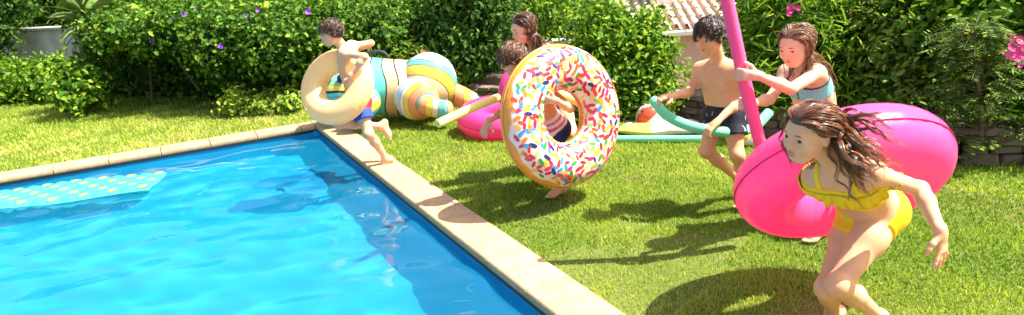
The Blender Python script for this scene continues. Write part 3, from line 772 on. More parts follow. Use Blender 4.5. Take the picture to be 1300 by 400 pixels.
# noodles --------------------------------------------------------------
def foam(name, c):
    m = mat(name, c, 0.75, 0.25); bump(m, noise(m, 90, 4), 0.35, 0.006)
    BS(m).inputs['Subsurface Weight'].default_value = .1; BS(m).inputs['Subsurface Radius'].default_value = (.02, .02, .02); return m
def noodle(label, ctrl, rad, c, name='pool_noodle'):
    p = spline(ctrl, 48); root = empty(name, p[0], label, 'pool noodle')
    T_, U_, W_ = frames(p); m = foam('foam_' + label.split()[0], c)
    v, f = tube_vf(p, rad, 24, caps=False)
    n = 48; hole = rad * .36
    a = np.linspace(0, 2 * np.pi, 24, endpoint=False)
    extra = []; jj = np.arange(24); jn = (jj + 1) % 24; fs = [f[0]]
    for e, sg in ((0, -1), (n - 1, 1)):
        rings = []
        for rr_, dz in ((rad * .93, .004), (hole, .004), (hole, -.05)):
            rings.append(p[e] + sg * T_[e] * dz + rr_ * (np.cos(a)[:, None] * U_[e] + np.sin(a)[:, None] * W_[e]))
        b0 = len(v) + sum(len(x) for x in extra); extra += rings
        prev = e * 24
        for k in range(3):
            cur = b0 + k * 24
            qd = np.stack([prev + jj, prev + jn, cur + jn, cur + jj], -1)
            fs.append(qd if sg > 0 else qd[:, ::-1]); prev = cur
    o = mesh_np('foam_tube', np.vstack([v] + extra), [np.concatenate(fs)], m); put(o, root); return root
noodle('pink foam noodle held upright by the girl in the turquoise top', [at(912, -52, 3.56), at(927, 20, 3.56), at(941, 85, 3.56), at(953, 135, 3.57), at(968, 194, 3.60), at(980, 240, 3.66)], .034, (.90, .10, .27))
noodle('green foam noodle carried across his legs by the boy in black trunks', [at(829, 127, 4.42), at(846, 146, 4.31), at(872, 159, 4.20), at(900, 165, 4.16), at(932, 168, 4.24), at(958, 161, 4.36), at(976, 143, 4.44)], .033, (.17, .63, .34))
noodle('yellow foam noodle under the arm of the boy behind the sprinkle ring', [at(556, 157, 4.60), at(596, 139, 4.78), at(640, 122, 4.93), at(685, 114, 5.06), at(722, 124, 5.12), at(748, 140, 5.10)], .031, (.93, .74, .20))
_n0, _n1 = gnd(762, 181), gnd(905, 181)
noodle('green foam noodle lying straight on the lawn beside the beach ball', [_n0 + V(0, 0, .034), _n0 * .66 + _n1 * .34 + V(0, 0, .034), _n0 * .33 + _n1 * .67 + V(0, 0, .034), _n1 + V(0, 0, .034)], .034, (.17, .63, .34))

# beach ball -------------------------------------------------------------
def ball(name, label, c, R, cols, axis, n=6):
    U, W, Nn = axes_for(axis); root = empty(name, c - V(0, 0, R), label, 'ball')
    ms = [vinyl('%s_panel_%d' % (name, i), k, .2, .25) for i, k in enumerate(cols)]
    for k in range(n):
        ph = np.linspace(k, k + 1, 9) * 2 * np.pi / n; th = np.linspace(.16, np.pi - .16, 17)
        PH, TH = np.meshgrid(ph, th, indexing='ij')
        bul = 1 + .02 * np.cos((PH - ph.mean()) / (np.pi / n) * np.pi / 2) 
        P = (R * bul * .985)[..., None] * (np.sin(TH)[..., None] * (np.cos(PH)[..., None] * U + np.sin(PH)[..., None] * W) + np.cos(TH)[..., None] * Nn) + V(0, 0, R)
        i = np.arange(8)[:, None] * 17; j = np.arange(16)[None]
        mesh_np('panel', P.reshape(-1, 3), np.stack([i + j, i + j + 1, i + 18 + j, i + 17 + j], -1).reshape(-1, 4), ms[k % len(ms)], root)
    for sg in (1, -1):
        th = np.linspace(0, .165, 4); PH, TH = np.meshgrid(np.linspace(0, 2 * np.pi, 20, endpoint=False), th, indexing='ij')
        P = R * 1.0 * (np.sin(TH)[..., None] * (np.cos(PH)[..., None] * U + np.sin(PH)[..., None] * W) + sg * np.cos(TH)[..., None] * Nn) + V(0, 0, R)
        i = np.arange(20)[:, None]; j = np.arange(3)[None]; i2 = (i + 1) % 20
        mesh_np('end_cap', P.reshape(-1, 3), np.stack([i * 4 + j, i * 4 + j + 1, i2 * 4 + j + 1, i2 * 4 + j], -1).reshape(-1, 4), ms[0], root)
    return root
_bc = gnd(831, 172); ball('beach_ball', 'white and red beach ball on the lawn by the stone wall', _bc + V(0, .22, .135), .135, [(.80, .10, .05), (.80, .80, .82)], (.75, -.15, .6), 6)
_bc = gnd(953, 187); ball('toy_ball', 'small yellow and white ball on the lawn behind the boy in black trunks', _bc + V(0, .05, .06), .06, [(.85, .60, .04), (.82, .80, .72)], (.4, -.5, .5), 6)

# air mattresses --------------------------------------------------------
def mattress(name, label, o0, du, dv, Lu, Lv, nu, nv, h, colf, m, pillow=.0, edge_sag=.0):
    """quilted inflatable: welded grid of puffs"""
    root = empty(name, o0, label, 'air mattress')
    ku, kv = nu * 12, nv * 10
    u = np.linspace(0, 1, ku + 1); v = np.linspace(0, 1, kv + 1)
    Ug, Vg = np.meshgrid(u, v, indexing='ij')
    pf = (np.abs(np.sin(np.pi * nu * Ug)) ** .55) * (np.abs(np.sin(np.pi * nv * Vg)) ** .55)
    rim = np.minimum(1, np.minimum(np.minimum(Ug, 1 - Ug) * Lu, np.minimum(Vg, 1 - Vg) * Lv) / .05)
    rim = np.sqrt(np.clip(1 - (1 - rim) ** 2, 0, 1))
    zt = h * (.42 * rim + .58 * pf * rim)
    zt = zt + pillow * np.clip((.2 - (1 - Ug)) / .2, 0, 1) * rim
    wob = .012 * np.sin(Ug * 9 + 1) * np.cos(Vg * 4)
    top = Ug[..., None] * Lu * du + Vg[..., None] * Lv * dv; bot = top.copy()
    top[..., 2] += h * .5 + zt * .5 + wob; bot[..., 2] += h * .5 - zt * .5 + wob
    n1, n2 = ku + 1, kv + 1; idx = np.arange(n1 * n2).reshape(n1, n2)
    q = np.stack([idx[:-1, :-1], idx[1:, :-1], idx[1:, 1:], idx[:-1, 1:]], -1).reshape(-1, 4)
    if np.cross(du, dv)[2] < 0: q = q[:, ::-1]
    vv = np.vstack([top.reshape(-1, 3), bot.reshape(-1, 3)])
    o = mesh_np('air_chambers', vv, np.concatenate([q, q[:, ::-1] + n1 * n2]), m, root)
    cc = colf(Ug.ravel(), Vg.ravel()); cattr(o, 'tone', np.vstack([cc, cc]))
    return root
A_ = gnd(188, 239, -.05); B_ = gnd(0, 262, -.05); C_ = gnd(207, 209, -.03)
_du = nrm((B_ - A_) * V(1, 1, 0)); _dv = (C_ - A_) * V(1, 1, 0); _dv = nrm(_dv - _du * (_dv @ _du)); 
def lilo_col(u, v):
    c = np.tile([.08, .52, .44], (len(u), 1))
    a_ = (u * 15) % 1; b_ = (v * 5) % 1
    dot = ((a_ - .5) ** 2 / .10 + (b_ - .5) ** 2 / .12 < 1) & ((np.floor(u * 15) + np.floor(v * 5)) % 2 == 0)
    c[dot] = (.40, .62, .12)
    wht = (np.abs(a_ - .5) > .46) | (np.abs(b_ - .5) > .45); c[wht & ~dot] = (.14, .58, .56)
    return c
mattress('air_mattress', 'turquoise quilted air mattress with lime dots floating at the far edge of the pool', V(A_[0], A_[1], WATER_Z - .035), _du, _dv, 1.9, .62, 15, 5, .085, lilo_col, vinyl_vc('lilo_vinyl', .12, .4))
_a = gnd(782, 178); _b = gnd(876, 178)
_du = nrm(_b - _a); _dv = V(-_du[1], _du[0], 0)
def pale_col(u, v):
    c = np.tile([.80, .76, .62], (len(u), 1)); c[(u < .45) & (v < .5)] = (.62, .68, .16); return c
mattress('air_mattress', 'pale cream and lime air mattress lying on the lawn in front of the beach ball', _a + V(0, 0.09, .01), _du, _dv, .78, .42, 1, 4, .10, pale_col, vinyl_vc('pale_lilo_vinyl', .2, .3))

# patchwork inflatable animal ----------------------------------------------
def patch_mat(name, axis, scale, stops, wob=.25, ph=0.0, center=None):
    """printed colour patches with dark outlines"""
    m = vinyl(name, (1, 1, 1), .2, .2)
    tc = N(m, 'ShaderNodeTexCoord'); dp = N(m, 'ShaderNodeVectorMath', operation='DOT_PRODUCT'); dp.inputs[1].default_value = tuple(axis)
    L(m, tc.outputs['Object'], dp.inputs[0])
    if center is not None:                                # rings round a point instead of bands along an axis
        dp = N(m, 'ShaderNodeVectorMath', operation='DISTANCE'); L(m, tc.outputs['Object'], dp.inputs[0]); dp.inputs[1].default_value = tuple(center)
    ns = N(m, 'ShaderNodeTexNoise'); ns.inputs['Scale'].default_value = 2.2; ns.inputs['Detail'].default_value = 0; L(m, tc.outputs['Object'], ns.inputs['Vector'])
    a1 = N(m, 'ShaderNodeMath', operation='MULTIPLY_ADD'); L(m, ns.outputs['Fac'], a1.inputs[0]); a1.inputs[1].default_value = wob; a1.inputs[2].default_value = ph - wob / 2
    a2 = N(m, 'ShaderNodeMath', operation='ADD'); L(m, dp.outputs['Value'], a2.inputs[0]); L(m, a1.outputs[0], a2.inputs[1])
    a3 = N(m, 'ShaderNodeMath', operation='MULTIPLY'); L(m, a2.outputs[0], a3.inputs[0]); a3.inputs[1].default_value = scale
    fr = N(m, 'ShaderNodeMath', operation='FRACT'); L(m, a3.outputs[0], fr.inputs[0])
    st = []
    for p, c in stops: st += [(p, (.02, .02, .02)), (min(.999, p + .012), c)]
    cc = ramp(m, fr.outputs[0], st, 'CONSTANT')
    L(m, cc, BS(m).inputs['Base Color'])
    for n in m.node_tree.nodes:
        if n.type == 'BSDF_TRANSLUCENT': L(m, cc, n.inputs[0])
    return m
def ell_vf(c, R, M, n1=40, n2=24, e=1.0):
    th = np.linspace(0, np.pi, n2); ph = np.linspace(0, 2 * np.pi, n1, endpoint=False)
    T_, P_ = np.meshgrid(th, ph, indexing='ij')
    d = np.stack([np.sin(T_) * np.cos(P_), np.sin(T_) * np.sin(P_), np.cos(T_)], -1)
    d = np.sign(d) * np.abs(d) ** e
    v = (c + (d * R) @ M).reshape(-1, 3)
    i = np.arange(n2 - 1)[:, None] * n1; j = np.arange(n1)[None]; j2 = (j + 1) % n1
    return v, [np.stack([i + j, i + n1 + j, i + n1 + j2, i + j2], -1).reshape(-1, 4)]
def animal():
    Y = 7.9
    yl, aq, og, gy, wh, gn = (.92, .60, .08), (.16, .60, .52), (.88, .34, .16), (.48, .57, .64), (.82, .80, .76), (.25, .58, .25)
    cr = (.90, .70, .42)
    c = at(520, 150, Y) * V(1, 1, 0)
    root = empty('inflatable_animal', c, 'big inflatable animal printed with colourful patches lying on the lawn by the hedge', 'inflatable animal')
    def P(px, py, dY=0): return at(px, py, Y + dY)
    def part(nm, vf, m): 
        o = mesh_np(nm, *vf, m); return put(o, root)
    xa = nrm(P(545, 112) - P(430, 108)); za = nrm(V(0, 0, 1) - xa * xa[2]); M = np.array([xa, np.cross(za, xa), za])
    mb = patch_mat('patchwork_body', xa, .85, [(0, aq), (.13, (.88, .50, .28)), (.25, cr), (.36, gy), (.45, aq), (.55, og), (.64, yl), (.80, gn), (.9, cr)], .22, .42)
    # barrel: lathe along the spine with a narrower neck and a full rump
    sp_ = [P(424, 106), P(448, 107), P(480, 110), P(520, 112), P(556, 112), P(570, 114)]
    p = spline(sp_, 40); rr = np.interp(np.linspace(0, 1, 40), [0, .1, .3, .6, .85, .96, 1], [.14, .26, .335, .325, .30, .19, .05])
    # keep the belly on the ground
    p[:, 2] = np.maximum(p[:, 2], rr * .97)
    part('body', tube_vf(p, rr * 1.0, 40, roundcap=.3), mb)
    mh = patch_mat('patchwork_haunch', xa, 1.45, [(0, og), (.12, yl), (.30, cr), (.46, yl), (.62, aq), (.70, gy), (.86, wh)], .08, .0, P(533, 130, -.3))
    part('haunch', ell_vf(P(545, 104, -.10), V(.32, .27, .34), M), mh)
    mt = patch_mat('patchwork_thigh', xa, 2.6, [(0, wh), (.12, aq), (.34, og), (.58, yl), (.74, wh), (.84, gy)], .06, .0, P(545, 134, -.58))
    part('thigh', ell_vf(P(529, 126, -.42), V(.25, .15, .24), M), mt)
    part('thigh', ell_vf(P(556, 122, .15), V(.22, .14, .2), M), mh)
    ml = patch_mat('patchwork_leg', nrm(V(1, 0, -.2)), 2.6, [(0, og), (.3, yl), (.55, cr), (.75, aq)], .2, .3)
    leg = spline([P(538, 132, -.50), P(552, 137, -.56), P(566, 139, -.60), P(574, 138, -.62)], 20)
    leg[:, 2] = np.maximum(leg[:, 2], .095)
    part('leg', tube_vf(leg, np.interp(np.linspace(0, 1, 20), [0, .5, .8, .95, 1], [.12, .10, .105, .08, .03]), 20, roundcap=.3), ml)
    leg = spline([P(566, 118, .1), P(582, 122, -.05), P(596, 128, -.15), P(606, 132, -.2)], 20); leg[:, 2] = np.maximum(leg[:, 2], .10)
    part('leg', tube_vf(leg, np.interp(np.linspace(0, 1, 20), [0, .5, .8, .95, 1], [.15, .12, .11, .08, .03]), 20, roundcap=.3), ml)
    mf = patch_mat('patchwork_front', nrm(V(.4, 0, -1)), 3.2, [(0, aq), (.3, gn), (.5, yl), (.75, aq)], .2, .1)
    leg = spline([P(455, 118, -.35), P(468, 128, -.48), P(462, 140, -.55), P(440, 146, -.6)], 20); leg[:, 2] = np.maximum(leg[:, 2], .10)
    part('leg', tube_vf(leg, np.interp(np.linspace(0, 1, 20), [0, .4, .8, .95, 1], [.16, .13, .11, .08, .03]), 20, roundcap=.3), mf)
    md = patch_mat('patchwork_head', nrm(V(.7, .2, 1)), 4.2, [(0, aq), (.22, (.03, .03, .04)), (.34, yl), (.6, gn), (.8, aq)], .3, .0)
    hd = part('head', ell_vf(P(428, 112, -.12), V(.24, .24, .24), M), md)
    for dx in (-6, 10):
        mesh_np('eye', *ell_vf(P(422 + dx, 100, -.34), V(.04, .03, .05), M, 16, 10), mat('printed_eye', (.02, .02, .03), .2), hd)
    for dx in (-4, 14):
        mesh_np('ear', *ell_vf(P(424 + dx, 88, 0), V(.06, .035, .10), M, 20, 12), mf, hd)
    # carrying handle on the back
    part('handle', tube_vf(spline([P(458, 72, -.05), P(470, 66, -.05), P(486, 66, -.05), P(494, 74, -.05)], 14), .016, 10), mat('black_webbing', (.03, .03, .035), .6))
    tl = spline([P(566, 96, .2), P(584, 86, .25), P(592, 100, .22)], 14)
animal()

# ================================================================== PEOPLE
class Sdf:
    """signed distance grid: soft unions of tapered limbs, meshed as one continuous surface"""
    def __init__(s, lo, hi, vox):
        s.v = vox; s.lo = np.asarray(lo, float)
        n = np.ceil((np.asarray(hi) - s.lo) / vox).astype(int) + 1
        s.F = np.full(n, 0.5, np.float32)
        s.ax = [(s.lo[i] + vox * np.arange(n[i])).astype(np.float32) for i in range(3)]
    def win(s, lo, hi):
        a = np.clip(np.floor((np.asarray(lo) - s.lo) / s.v).astype(int), 0, None)
        b = np.clip(np.ceil((np.asarray(hi) - s.lo) / s.v).astype(int) + 1, None, s.F.shape)
        sl = tuple(slice(x, max(x, y)) for x, y in zip(a, b))
        X, Y, Z = (s.ax[i][sl[i]] for i in range(3))
        return sl, X[:, None, None], Y[None, :, None], Z[None, None, :]
    def _cone(s, P, a, b, ra, rb, flat, u):
        X, Y, Z = P; d = b - a; L2 = float(d @ d) + 1e-12
        x, y, z = X - a[0], Y - a[1], Z - a[2]
        t = np.clip((x * d[0] + y * d[1] + z * d[2]) / L2, 0, 1)
        x = x - t * d[0]; y = y - t * d[1]; z = z - t * d[2]
        if flat != 1.0:
            q = (x * u[0] + y * u[1] + z * u[2]) * (1 / flat - 1)
            x = x + q * u[0]; y = y + q * u[1]; z = z + q * u[2]
        return (np.sqrt(x * x + y * y + z * z) - (ra + (rb - ra) * t)) * (min(1, flat) if flat != 1 else 1)
    def cone(s, a, b, ra, rb=None, k=0.02, flat=1.0, u=None):
        rb = ra if rb is None else rb
        a = np.asarray(a, float); b = np.asarray(b, float); m = max(ra, rb) * max(1, flat) + k + 0.045
        sl, *P = s.win(np.minimum(a, b) - m, np.maximum(a, b) + m)
        s._un(sl, s._cone(P, a, b, ra, rb, flat, u), k)
    def ell(s, c, R, M, k=0.02, sub=False):
        """ellipsoid with semi axes R along the rows of M"""
        c = np.asarray(c, float); R = np.asarray(R, float); m = max(R) + k + 0.045
        sl, X, Y, Z = s.win(c - m, c + m)
        x, y, z = X - c[0], Y - c[1], Z - c[2]
        q = [(x * M[i][0] + y * M[i][1] + z * M[i][2]) for i in range(3)]
        k0 = np.sqrt(sum((q[i] / R[i]) ** 2 for i in range(3))); k1 = np.sqrt(sum((q[i] / R[i] ** 2) ** 2 for i in range(3)))
        d = k0 * (k0 - 1) / (k1 + 1e-9)
        if sub:
            f = s.F[sl]; h = np.maximum(k - np.abs(f + d), 0) / k
            s.F[sl] = np.maximum(f, -d) + h * h * k * 0.25
        else: s._un(sl, d, k)
    def _un(s, sl, d, k):
        f = s.F[sl]; h = np.maximum(k - np.abs(f - d), 0) / k
        s.F[sl] = np.minimum(f, d) - h * h * k * 0.25
    def sample(s, P):
        i = np.clip(((P - s.lo) / s.v).round().astype(int), 1, np.array(s.F.shape) - 2)
        F = s.F; a, b, c = i.T
        g = np.stack([F[a + 1, b, c] - F[a - 1, b, c], F[a, b + 1, c] - F[a, b - 1, c], F[a, b, c + 1] - F[a, b, c - 1]], 1)
        return F[a, b, c], g / (np.linalg.norm(g, axis=1)[:, None] + 1e-9)
def surface_nets(F, lo, vox):
    S = F < 0; nx, ny, nz = F.shape
    c = np.zeros((nx - 1, ny - 1, nz - 1), np.int8)
    for dx in (0, 1):
        for dy in (0, 1):
            for dz in (0, 1): c += S[dx:nx - 1 + dx, dy:ny - 1 + dy, dz:nz - 1 + dz]
    act = np.argwhere((c > 0) & (c < 8)); del c
    idx = np.full((nx - 1, ny - 1, nz - 1), -1, np.int32); idx[tuple(act.T)] = np.arange(len(act))
    cor = np.array([(a, b, d) for a in (0, 1) for b in (0, 1) for d in (0, 1)])
    val = np.stack([F[tuple((act + q).T)] for q in cor], 1).astype(float)
    acc = np.zeros((len(act), 3)); cnt = np.zeros(len(act))
    for i in range(8):
        for j in range(i + 1, 8):
            if np.abs(cor[i] - cor[j]).sum() != 1: continue
            va, vb = val[:, i], val[:, j]; m = (va < 0) != (vb < 0)
            t = np.where(m, va / np.where(m, va - vb, 1), 0)
            acc[m] += (cor[i] + t[:, None] * (cor[j] - cor[i]))[m]; cnt += m
    v = lo + vox * (act + acc / cnt[:, None])
    quads = []
    for ax in range(3):
        o1, o2 = [(1, 2), (2, 0), (0, 1)][ax]
        sl0 = [slice(1, -1)] * 3; sl0[ax] = slice(0, -1); sl1 = list(sl0); sl1[ax] = slice(1, None)
        A, B = S[tuple(sl0)], S[tuple(sl1)]
        e = np.argwhere(A != B)
        if not len(e): continue
        off = np.array([1, 1, 1]); off[ax] = 0; p = e + off
        flip = A[tuple(e.T)]
        u1 = np.eye(3, dtype=int)[o1]; u2 = np.eye(3, dtype=int)[o2]
        q = np.stack([idx[tuple((p - u1 - u2).T)], idx[tuple((p - u2).T)], idx[tuple(p.T)], idx[tuple((p - u1).T)]], 1)
        q[~flip] = q[~flip][:, ::-1]
        quads.append(q)
    q = np.concatenate(quads); return v, q[(q >= 0).all(1)]

def skin_material():
    m = mat('skin', (0.6, 0.36, 0.24), 0.52, 0.3)
    a_ = N(m, 'ShaderNodeAttribute', attribute_name='tone')
    mx = N(m, 'ShaderNodeMix', data_type='RGBA', blend_type='MULTIPLY'); mx.inputs[0].default_value = 1
    L(m, a_.outputs['Color'], mx.inputs[6])
    L(m, ramp(m, noise(m, 14, 4), [(0.3, (0.9, 0.87, 0.86)), (0.7, (1.05, 1.04, 1.03))]), mx.inputs[7])
    L(m, mx.outputs[2], BS(m).inputs['Base Color'])
    BS(m).inputs['Subsurface Weight'].default_value = 0.12
    BS(m).inputs['Subsurface Radius'].default_value = (0.012, 0.005, 0.003)
    BS(m).inputs['Subsurface Scale'].default_value = 1.0
    bump(m, noise(m, 320, 3), 0.08, 0.002)
    return m
M_SKIN = skin_material()
def vc_mat(name, rough=0.7, spec=0.3):
    m = mat(name, rough=rough, spec=spec)
    a_ = N(m, 'ShaderNodeAttribute', attribute_name='tone'); L(m, a_.outputs['Color'], BS(m).inputs['Base Color'])
    return m
M_CLOTH = vc_mat('swim_fabric'); bump(M_CLOTH, noise(M_CLOTH, 55, 4), 0.5, 0.006)
M_EYE = vc_mat('eye', 0.15, 0.6)
def hair_mat(name, c0, c1):
    m = mat(name, rough=0.32, spec=0.5)
    a_ = N(m, 'ShaderNodeAttribute', attribute_name='var')
    L(m, ramp(m, a_.outputs['Fac'], [(0, c0), (1, c1)]), BS(m).inputs['Base Color']); return m

class Person:
    def __init__(s, label, J, S=1.0, hh=0.215, face=(0, -1, 0), hup=(0, 0, 1), vox=0.0065, skin=(0.60, 0.36, 0.235), smile=1.0, slim=1.0):
        s.J = J = {k: (at(*v) if isinstance(v, tuple) else np.asarray(v, float)) for k, v in J.items()}
        s.S = S; s.hh = hh; s.skin = skin; s.smile = smile; s.slim = slim
        s.base = V(J['pc'][0], J['pc'][1], 0)
        s.root = empty('person', s.base, label, 'person')
        fy = nrm(face); fz = nrm(np.asarray(hup, float) - fy * (np.asarray(hup) @ fy)); fx = np.cross(fy, fz)
        s.hM = np.array([fx, fy, fz])                      # rows: head right, forward, up
        allp = np.array(list(J.values()))
        s.g = Sdf(allp.min(0) - 0.24, allp.max(0) + 0.24, vox)
    def hp(s, x, y, z): return s.J['head'] + s.hh * (x * s.hM[0] + y * s.hM[1] + z * s.hM[2])
    def head(s):
        g, h, M = s.g, s.hh, s.hM; E = lambda c, R, k=.05: g.ell(s.hp(*c), np.array(R) * h, M, k * h)
        E((0, -.07, .14), (.345, .43, .365), .1); E((0, .10, -.06), (.285, .30, .36), .15)
        E((0, .19, -.35), (.15, .15, .12), .15)
        for q in (-1, 1):
            E((q * .17, .22, -.13), (.12, .13, .12), .12)
            g.cone(s.hp(q * .20, -.0, -.22), s.hp(q * .08, .22, -.36), .07 * h, .07 * h, .12 * h)
            E((q * .345, -.05, -.02), (.03, .085, .13), .03)
        g.cone(s.hp(-.13, .315, .11), s.hp(.13, .315, .11), .055 * h, k=.1 * h)
        for q in (-1, 1): g.ell(s.hp(q * .145, .43, .015), np.array([.085, .075, .06]) * h, M, .06 * h, sub=True)
        g.cone(s.hp(0, .375, .04), s.hp(0, .455, -.10), .028 * h, .045 * h, .05 * h)
        for q in (-1, 1): E((q * .05, .405, -.125), (.038, .045, .03), .03)
        g.cone(s.hp(-.09, .365, -.222), s.hp(.09, .365, -.222), .026 * h, k=.03 * h)
        g.cone(s.hp(-.075, .36, -.272), s.hp(.075, .36, -.272), .03 * h, k=.03 * h)
        J = s.J
        g.cone(s.hp(0, -.12, -.16), J['nb'] + .01 * nrm(J['pc'] - J['nb']), .19 * h, .22 * h, .10 * h)
    def torso(s):
        g, J, S = s.g, s.J, s.S * s.slim
        pc, nb = J['pc'], J['nb']; sp = nb - pc; s.spine = nrm(sp); s.tl = np.linalg.norm(sp)
        lv = nrm(J['shL'] - J['shR']); s.fr = nrm(np.cross(lv, s.spine)); s.lv = np.cross(s.spine, s.fr)
        hv = nrm(J['hpL'] - J['hpR']); pf = nrm(np.cross(hv, s.spine)); s.pf = pf
        w = pc + sp * .40; ch = pc + sp * .70; uc = pc + sp * .88
        g.cone(J['hpL'], J['hpR'], .078 * S, k=.05, flat=.95, u=pf)
        hvp = nrm(hv - s.spine * (hv @ s.spine)); lvp = s.lv
        def ebox(c, half, dep, lat, k): # a short flattened rod across the body
            g.cone(c - lat * (half - dep), c + lat * (half - dep), dep, k=k)
        ebox(pc + sp * .10, .118 * S, .082 * S, hvp, .06); ebox(pc + sp * .25, .108 * S, .074 * S, nrm(hvp + lvp * .3), .07)
        ebox(w, .106 * S, .072 * S, nrm(hvp + lvp), .07); ebox(pc + sp * .55, .118 * S, .078 * S, lvp, .07)
        ebox(ch, .128 * S, .082 * S, lvp, .07); ebox(uc, .118 * S, .066 * S, lvp, .07)
        for q in 'LR':
            sh = J['sh' + q]
            g.cone(nb - s.spine * .03, sh, .044 * S, .046 * S, .06)
            g.cone(ch + (sh - uc) * .35, sh, .05 * S, .042 * S, .06)
            g.ell(J['hp' + q] - pf * .035 * S - s.spine * .01, np.array([.072, .072, .078]) * S, np.eye(3), .05)
    def limbs(s, hands, feet):
        g, J, S = s.g, s.J, s.S
        for q in 'LR':
            sh, el, wr = J['sh' + q], J['el' + q], J['wr' + q]
            g.cone(sh, el, .040 * S, .030 * S, .03); m_ = el + (wr - el) * .3
            g.cone(el, m_, .031 * S, .033 * S, .02); g.cone(m_, wr, .033 * S, .0205 * S, .02)
            hp_, kn, an = J['hp' + q], J['kn' + q], J['an' + q]
            m_ = hp_ + (kn - hp_) * .35
            g.cone(hp_, m_, .072 * S, .070 * S, .04); g.cone(m_, kn, .068 * S, .046 * S, .04)
            bk = (hp_ + an) / 2 - kn; bk = nrm(bk) if np.linalg.norm(bk) > .03 else -s.pf
            g.ell(kn - bk * .012 * S, np.array([.042] * 3) * S, np.eye(3), .03)
            c1 = kn + (an - kn) * .32 + bk * .012 * S
            g.cone(kn, c1, .043 * S, .047 * S, .03); g.cone(c1, an, .045 * S, .027 * S, .03)
        for q in 'LR':
            s.hand(q, *hands[q]); s.foot(q, *feet[q])
    def hand(s, q, d, n, curl=.4, spread=.5, thumb=1):
        """d: wrist to knuckles, n: out of the palm"""
        g, S = s.g, s.S; w = s.J['wr' + q]; d = nrm(d); n = nrm(np.asarray(n) - d * (np.asarray(n) @ d))
        u = np.cross(d, n) * (1 if q == 'R' else -1)     # towards the thumb: right hand d x n... mirrored for the left
        s.handc = None
        pl = .075 * S
        for o_ in (-.021, -.007, .007, .021):
            g.cone(w + d * .012 * S + u * o_ * .6 * S, w + d * pl + u * o_ * S, .013 * S, .0115 * S, .012)
        g.cone(w - d * .01, w + d * .02 * S, .021 * S, .018 * S, .02)
        for i, (o_, ln) in enumerate([(.026, .062), (.009, .070), (-.009, .065), (-.025, .052)]):
            p = w + d * (pl + .002) * 1 + u * o_ * S
            ang = 0.0; dd = nrm(d + u * (o_ * spread * 9))
            for j, fr_ in enumerate((.45, .30, .25)):
                ang += curl * (0.75, 0.95, 0.7)[j]
                e = p + (dd * math.cos(ang) + n * math.sin(ang)) * ln * fr_ * S
                g.cone(p, e, (.0092, .0085, .0078)[j] * S, (.0086, .0079, .007)[j] * S, .004); p = e
        p = w + d * .018 * S + u * .022 * S
        for j, (ln, mx_) in enumerate([(.034, (.55, .75, .25)), (.026, (.8, .45, .35)), (.022, (.9, .2, .35 + curl * .4))]):
            e = p + nrm(d * mx_[0] + u * mx_[1] * thumb + n * mx_[2]) * ln * S
            g.cone(p, e, (.0125, .0105, .0092)[j] * S, (.0108, .0094, .008)[j] * S, .008); p = e
    def foot(s, q, f, up=(0, 0, 1)):
        g, S = s.g, s.S; a_ = s.J['an' + q]; f = nrm(f); up = nrm(np.asarray(up) - f * (np.asarray(up) @ f)); si = np.cross(f, up)
        heel = a_ - f * .028 * S - up * .042 * S; ball = a_ + f * .105 * S - up * .050 * S
        g.cone(a_, heel, .030 * S, .027 * S, .03)
        g.cone(heel, ball, .024 * S, .022 * S, .03)
        g.cone(a_ + f * .01, ball + up * .008 * S, .030 * S, .02 * S, .04)
        for o_ in (-.022, 0, .022): g.cone(a_ + f * .05 * S - up * .032 * S + si * o_ * .5 * S, ball + si * o_ * S, .02 * S, .016 * S, .02)
        sd = 1 if q == 'L' else -1
        for i, (o_, r_, e) in enumerate([(.024, .0125, .045), (.009, .0095, .045), (-.004, .009, .040), (-.015, .0085, .033), (-.025, .008, .024)]):
            b_ = ball + si * o_ * sd * S
            g.cone(b_, b_ + f * e * S - up * .004, r_ * S, r_ * .85 * S, .006)
    def body(s):
        v, q = surface_nets(s.g.F, s.g.lo, s.g.v)
        # colour of the skin itself: lips, cheeks, knees, palms
        L_ = (v - s.J['head']) @ s.hM.T / s.hh
        c = np.tile(np.array(s.skin), (len(v), 1))
        def blend(w_, colr):
            nonlocal c
            w_ = np.clip(w_, 0, 1)[:, None]; c = c * (1 - w_) + np.array(colr) * w_
        sk = np.array(s.skin)
        front = L_[:, 1] > .2
        for q_ in (-1, 1):
            blend(front * .28 * np.exp(-((L_[:, 0] - q_ * .19) ** 2 + (L_[:, 2] + .12) ** 2) / .012), sk * (1.08, .78, .75))
        blend(front * .8 * (np.exp(-(L_[:, 0] ** 2 / .009 + (L_[:, 2] + .245) ** 2 / .0012))), sk * (.85, .50, .48))
        blend(front * .35 * np.exp(-(L_[:, 0] ** 2 + (L_[:, 2] + .1) ** 2) / .004), sk * (1.05, .8, .76))
        for k in ('knL', 'knR', 'elL', 'elR'):
            blend(.3 * np.exp(-np.sum((v - s.J[k]) ** 2, 1) / .0035), sk * (.95, .78, .72))
        for k in ('wrL', 'wrR', 'anL', 'anR'):
            blend(.25 * np.exp(-np.sum((v - s.J[k]) ** 2, 1) / .012), sk * (1.02, .85, .8))
        o = mesh_np('body', v, q, M_SKIN); cattr(o, 'tone', c); put(o, s.root)
        o.data.validate(); return o
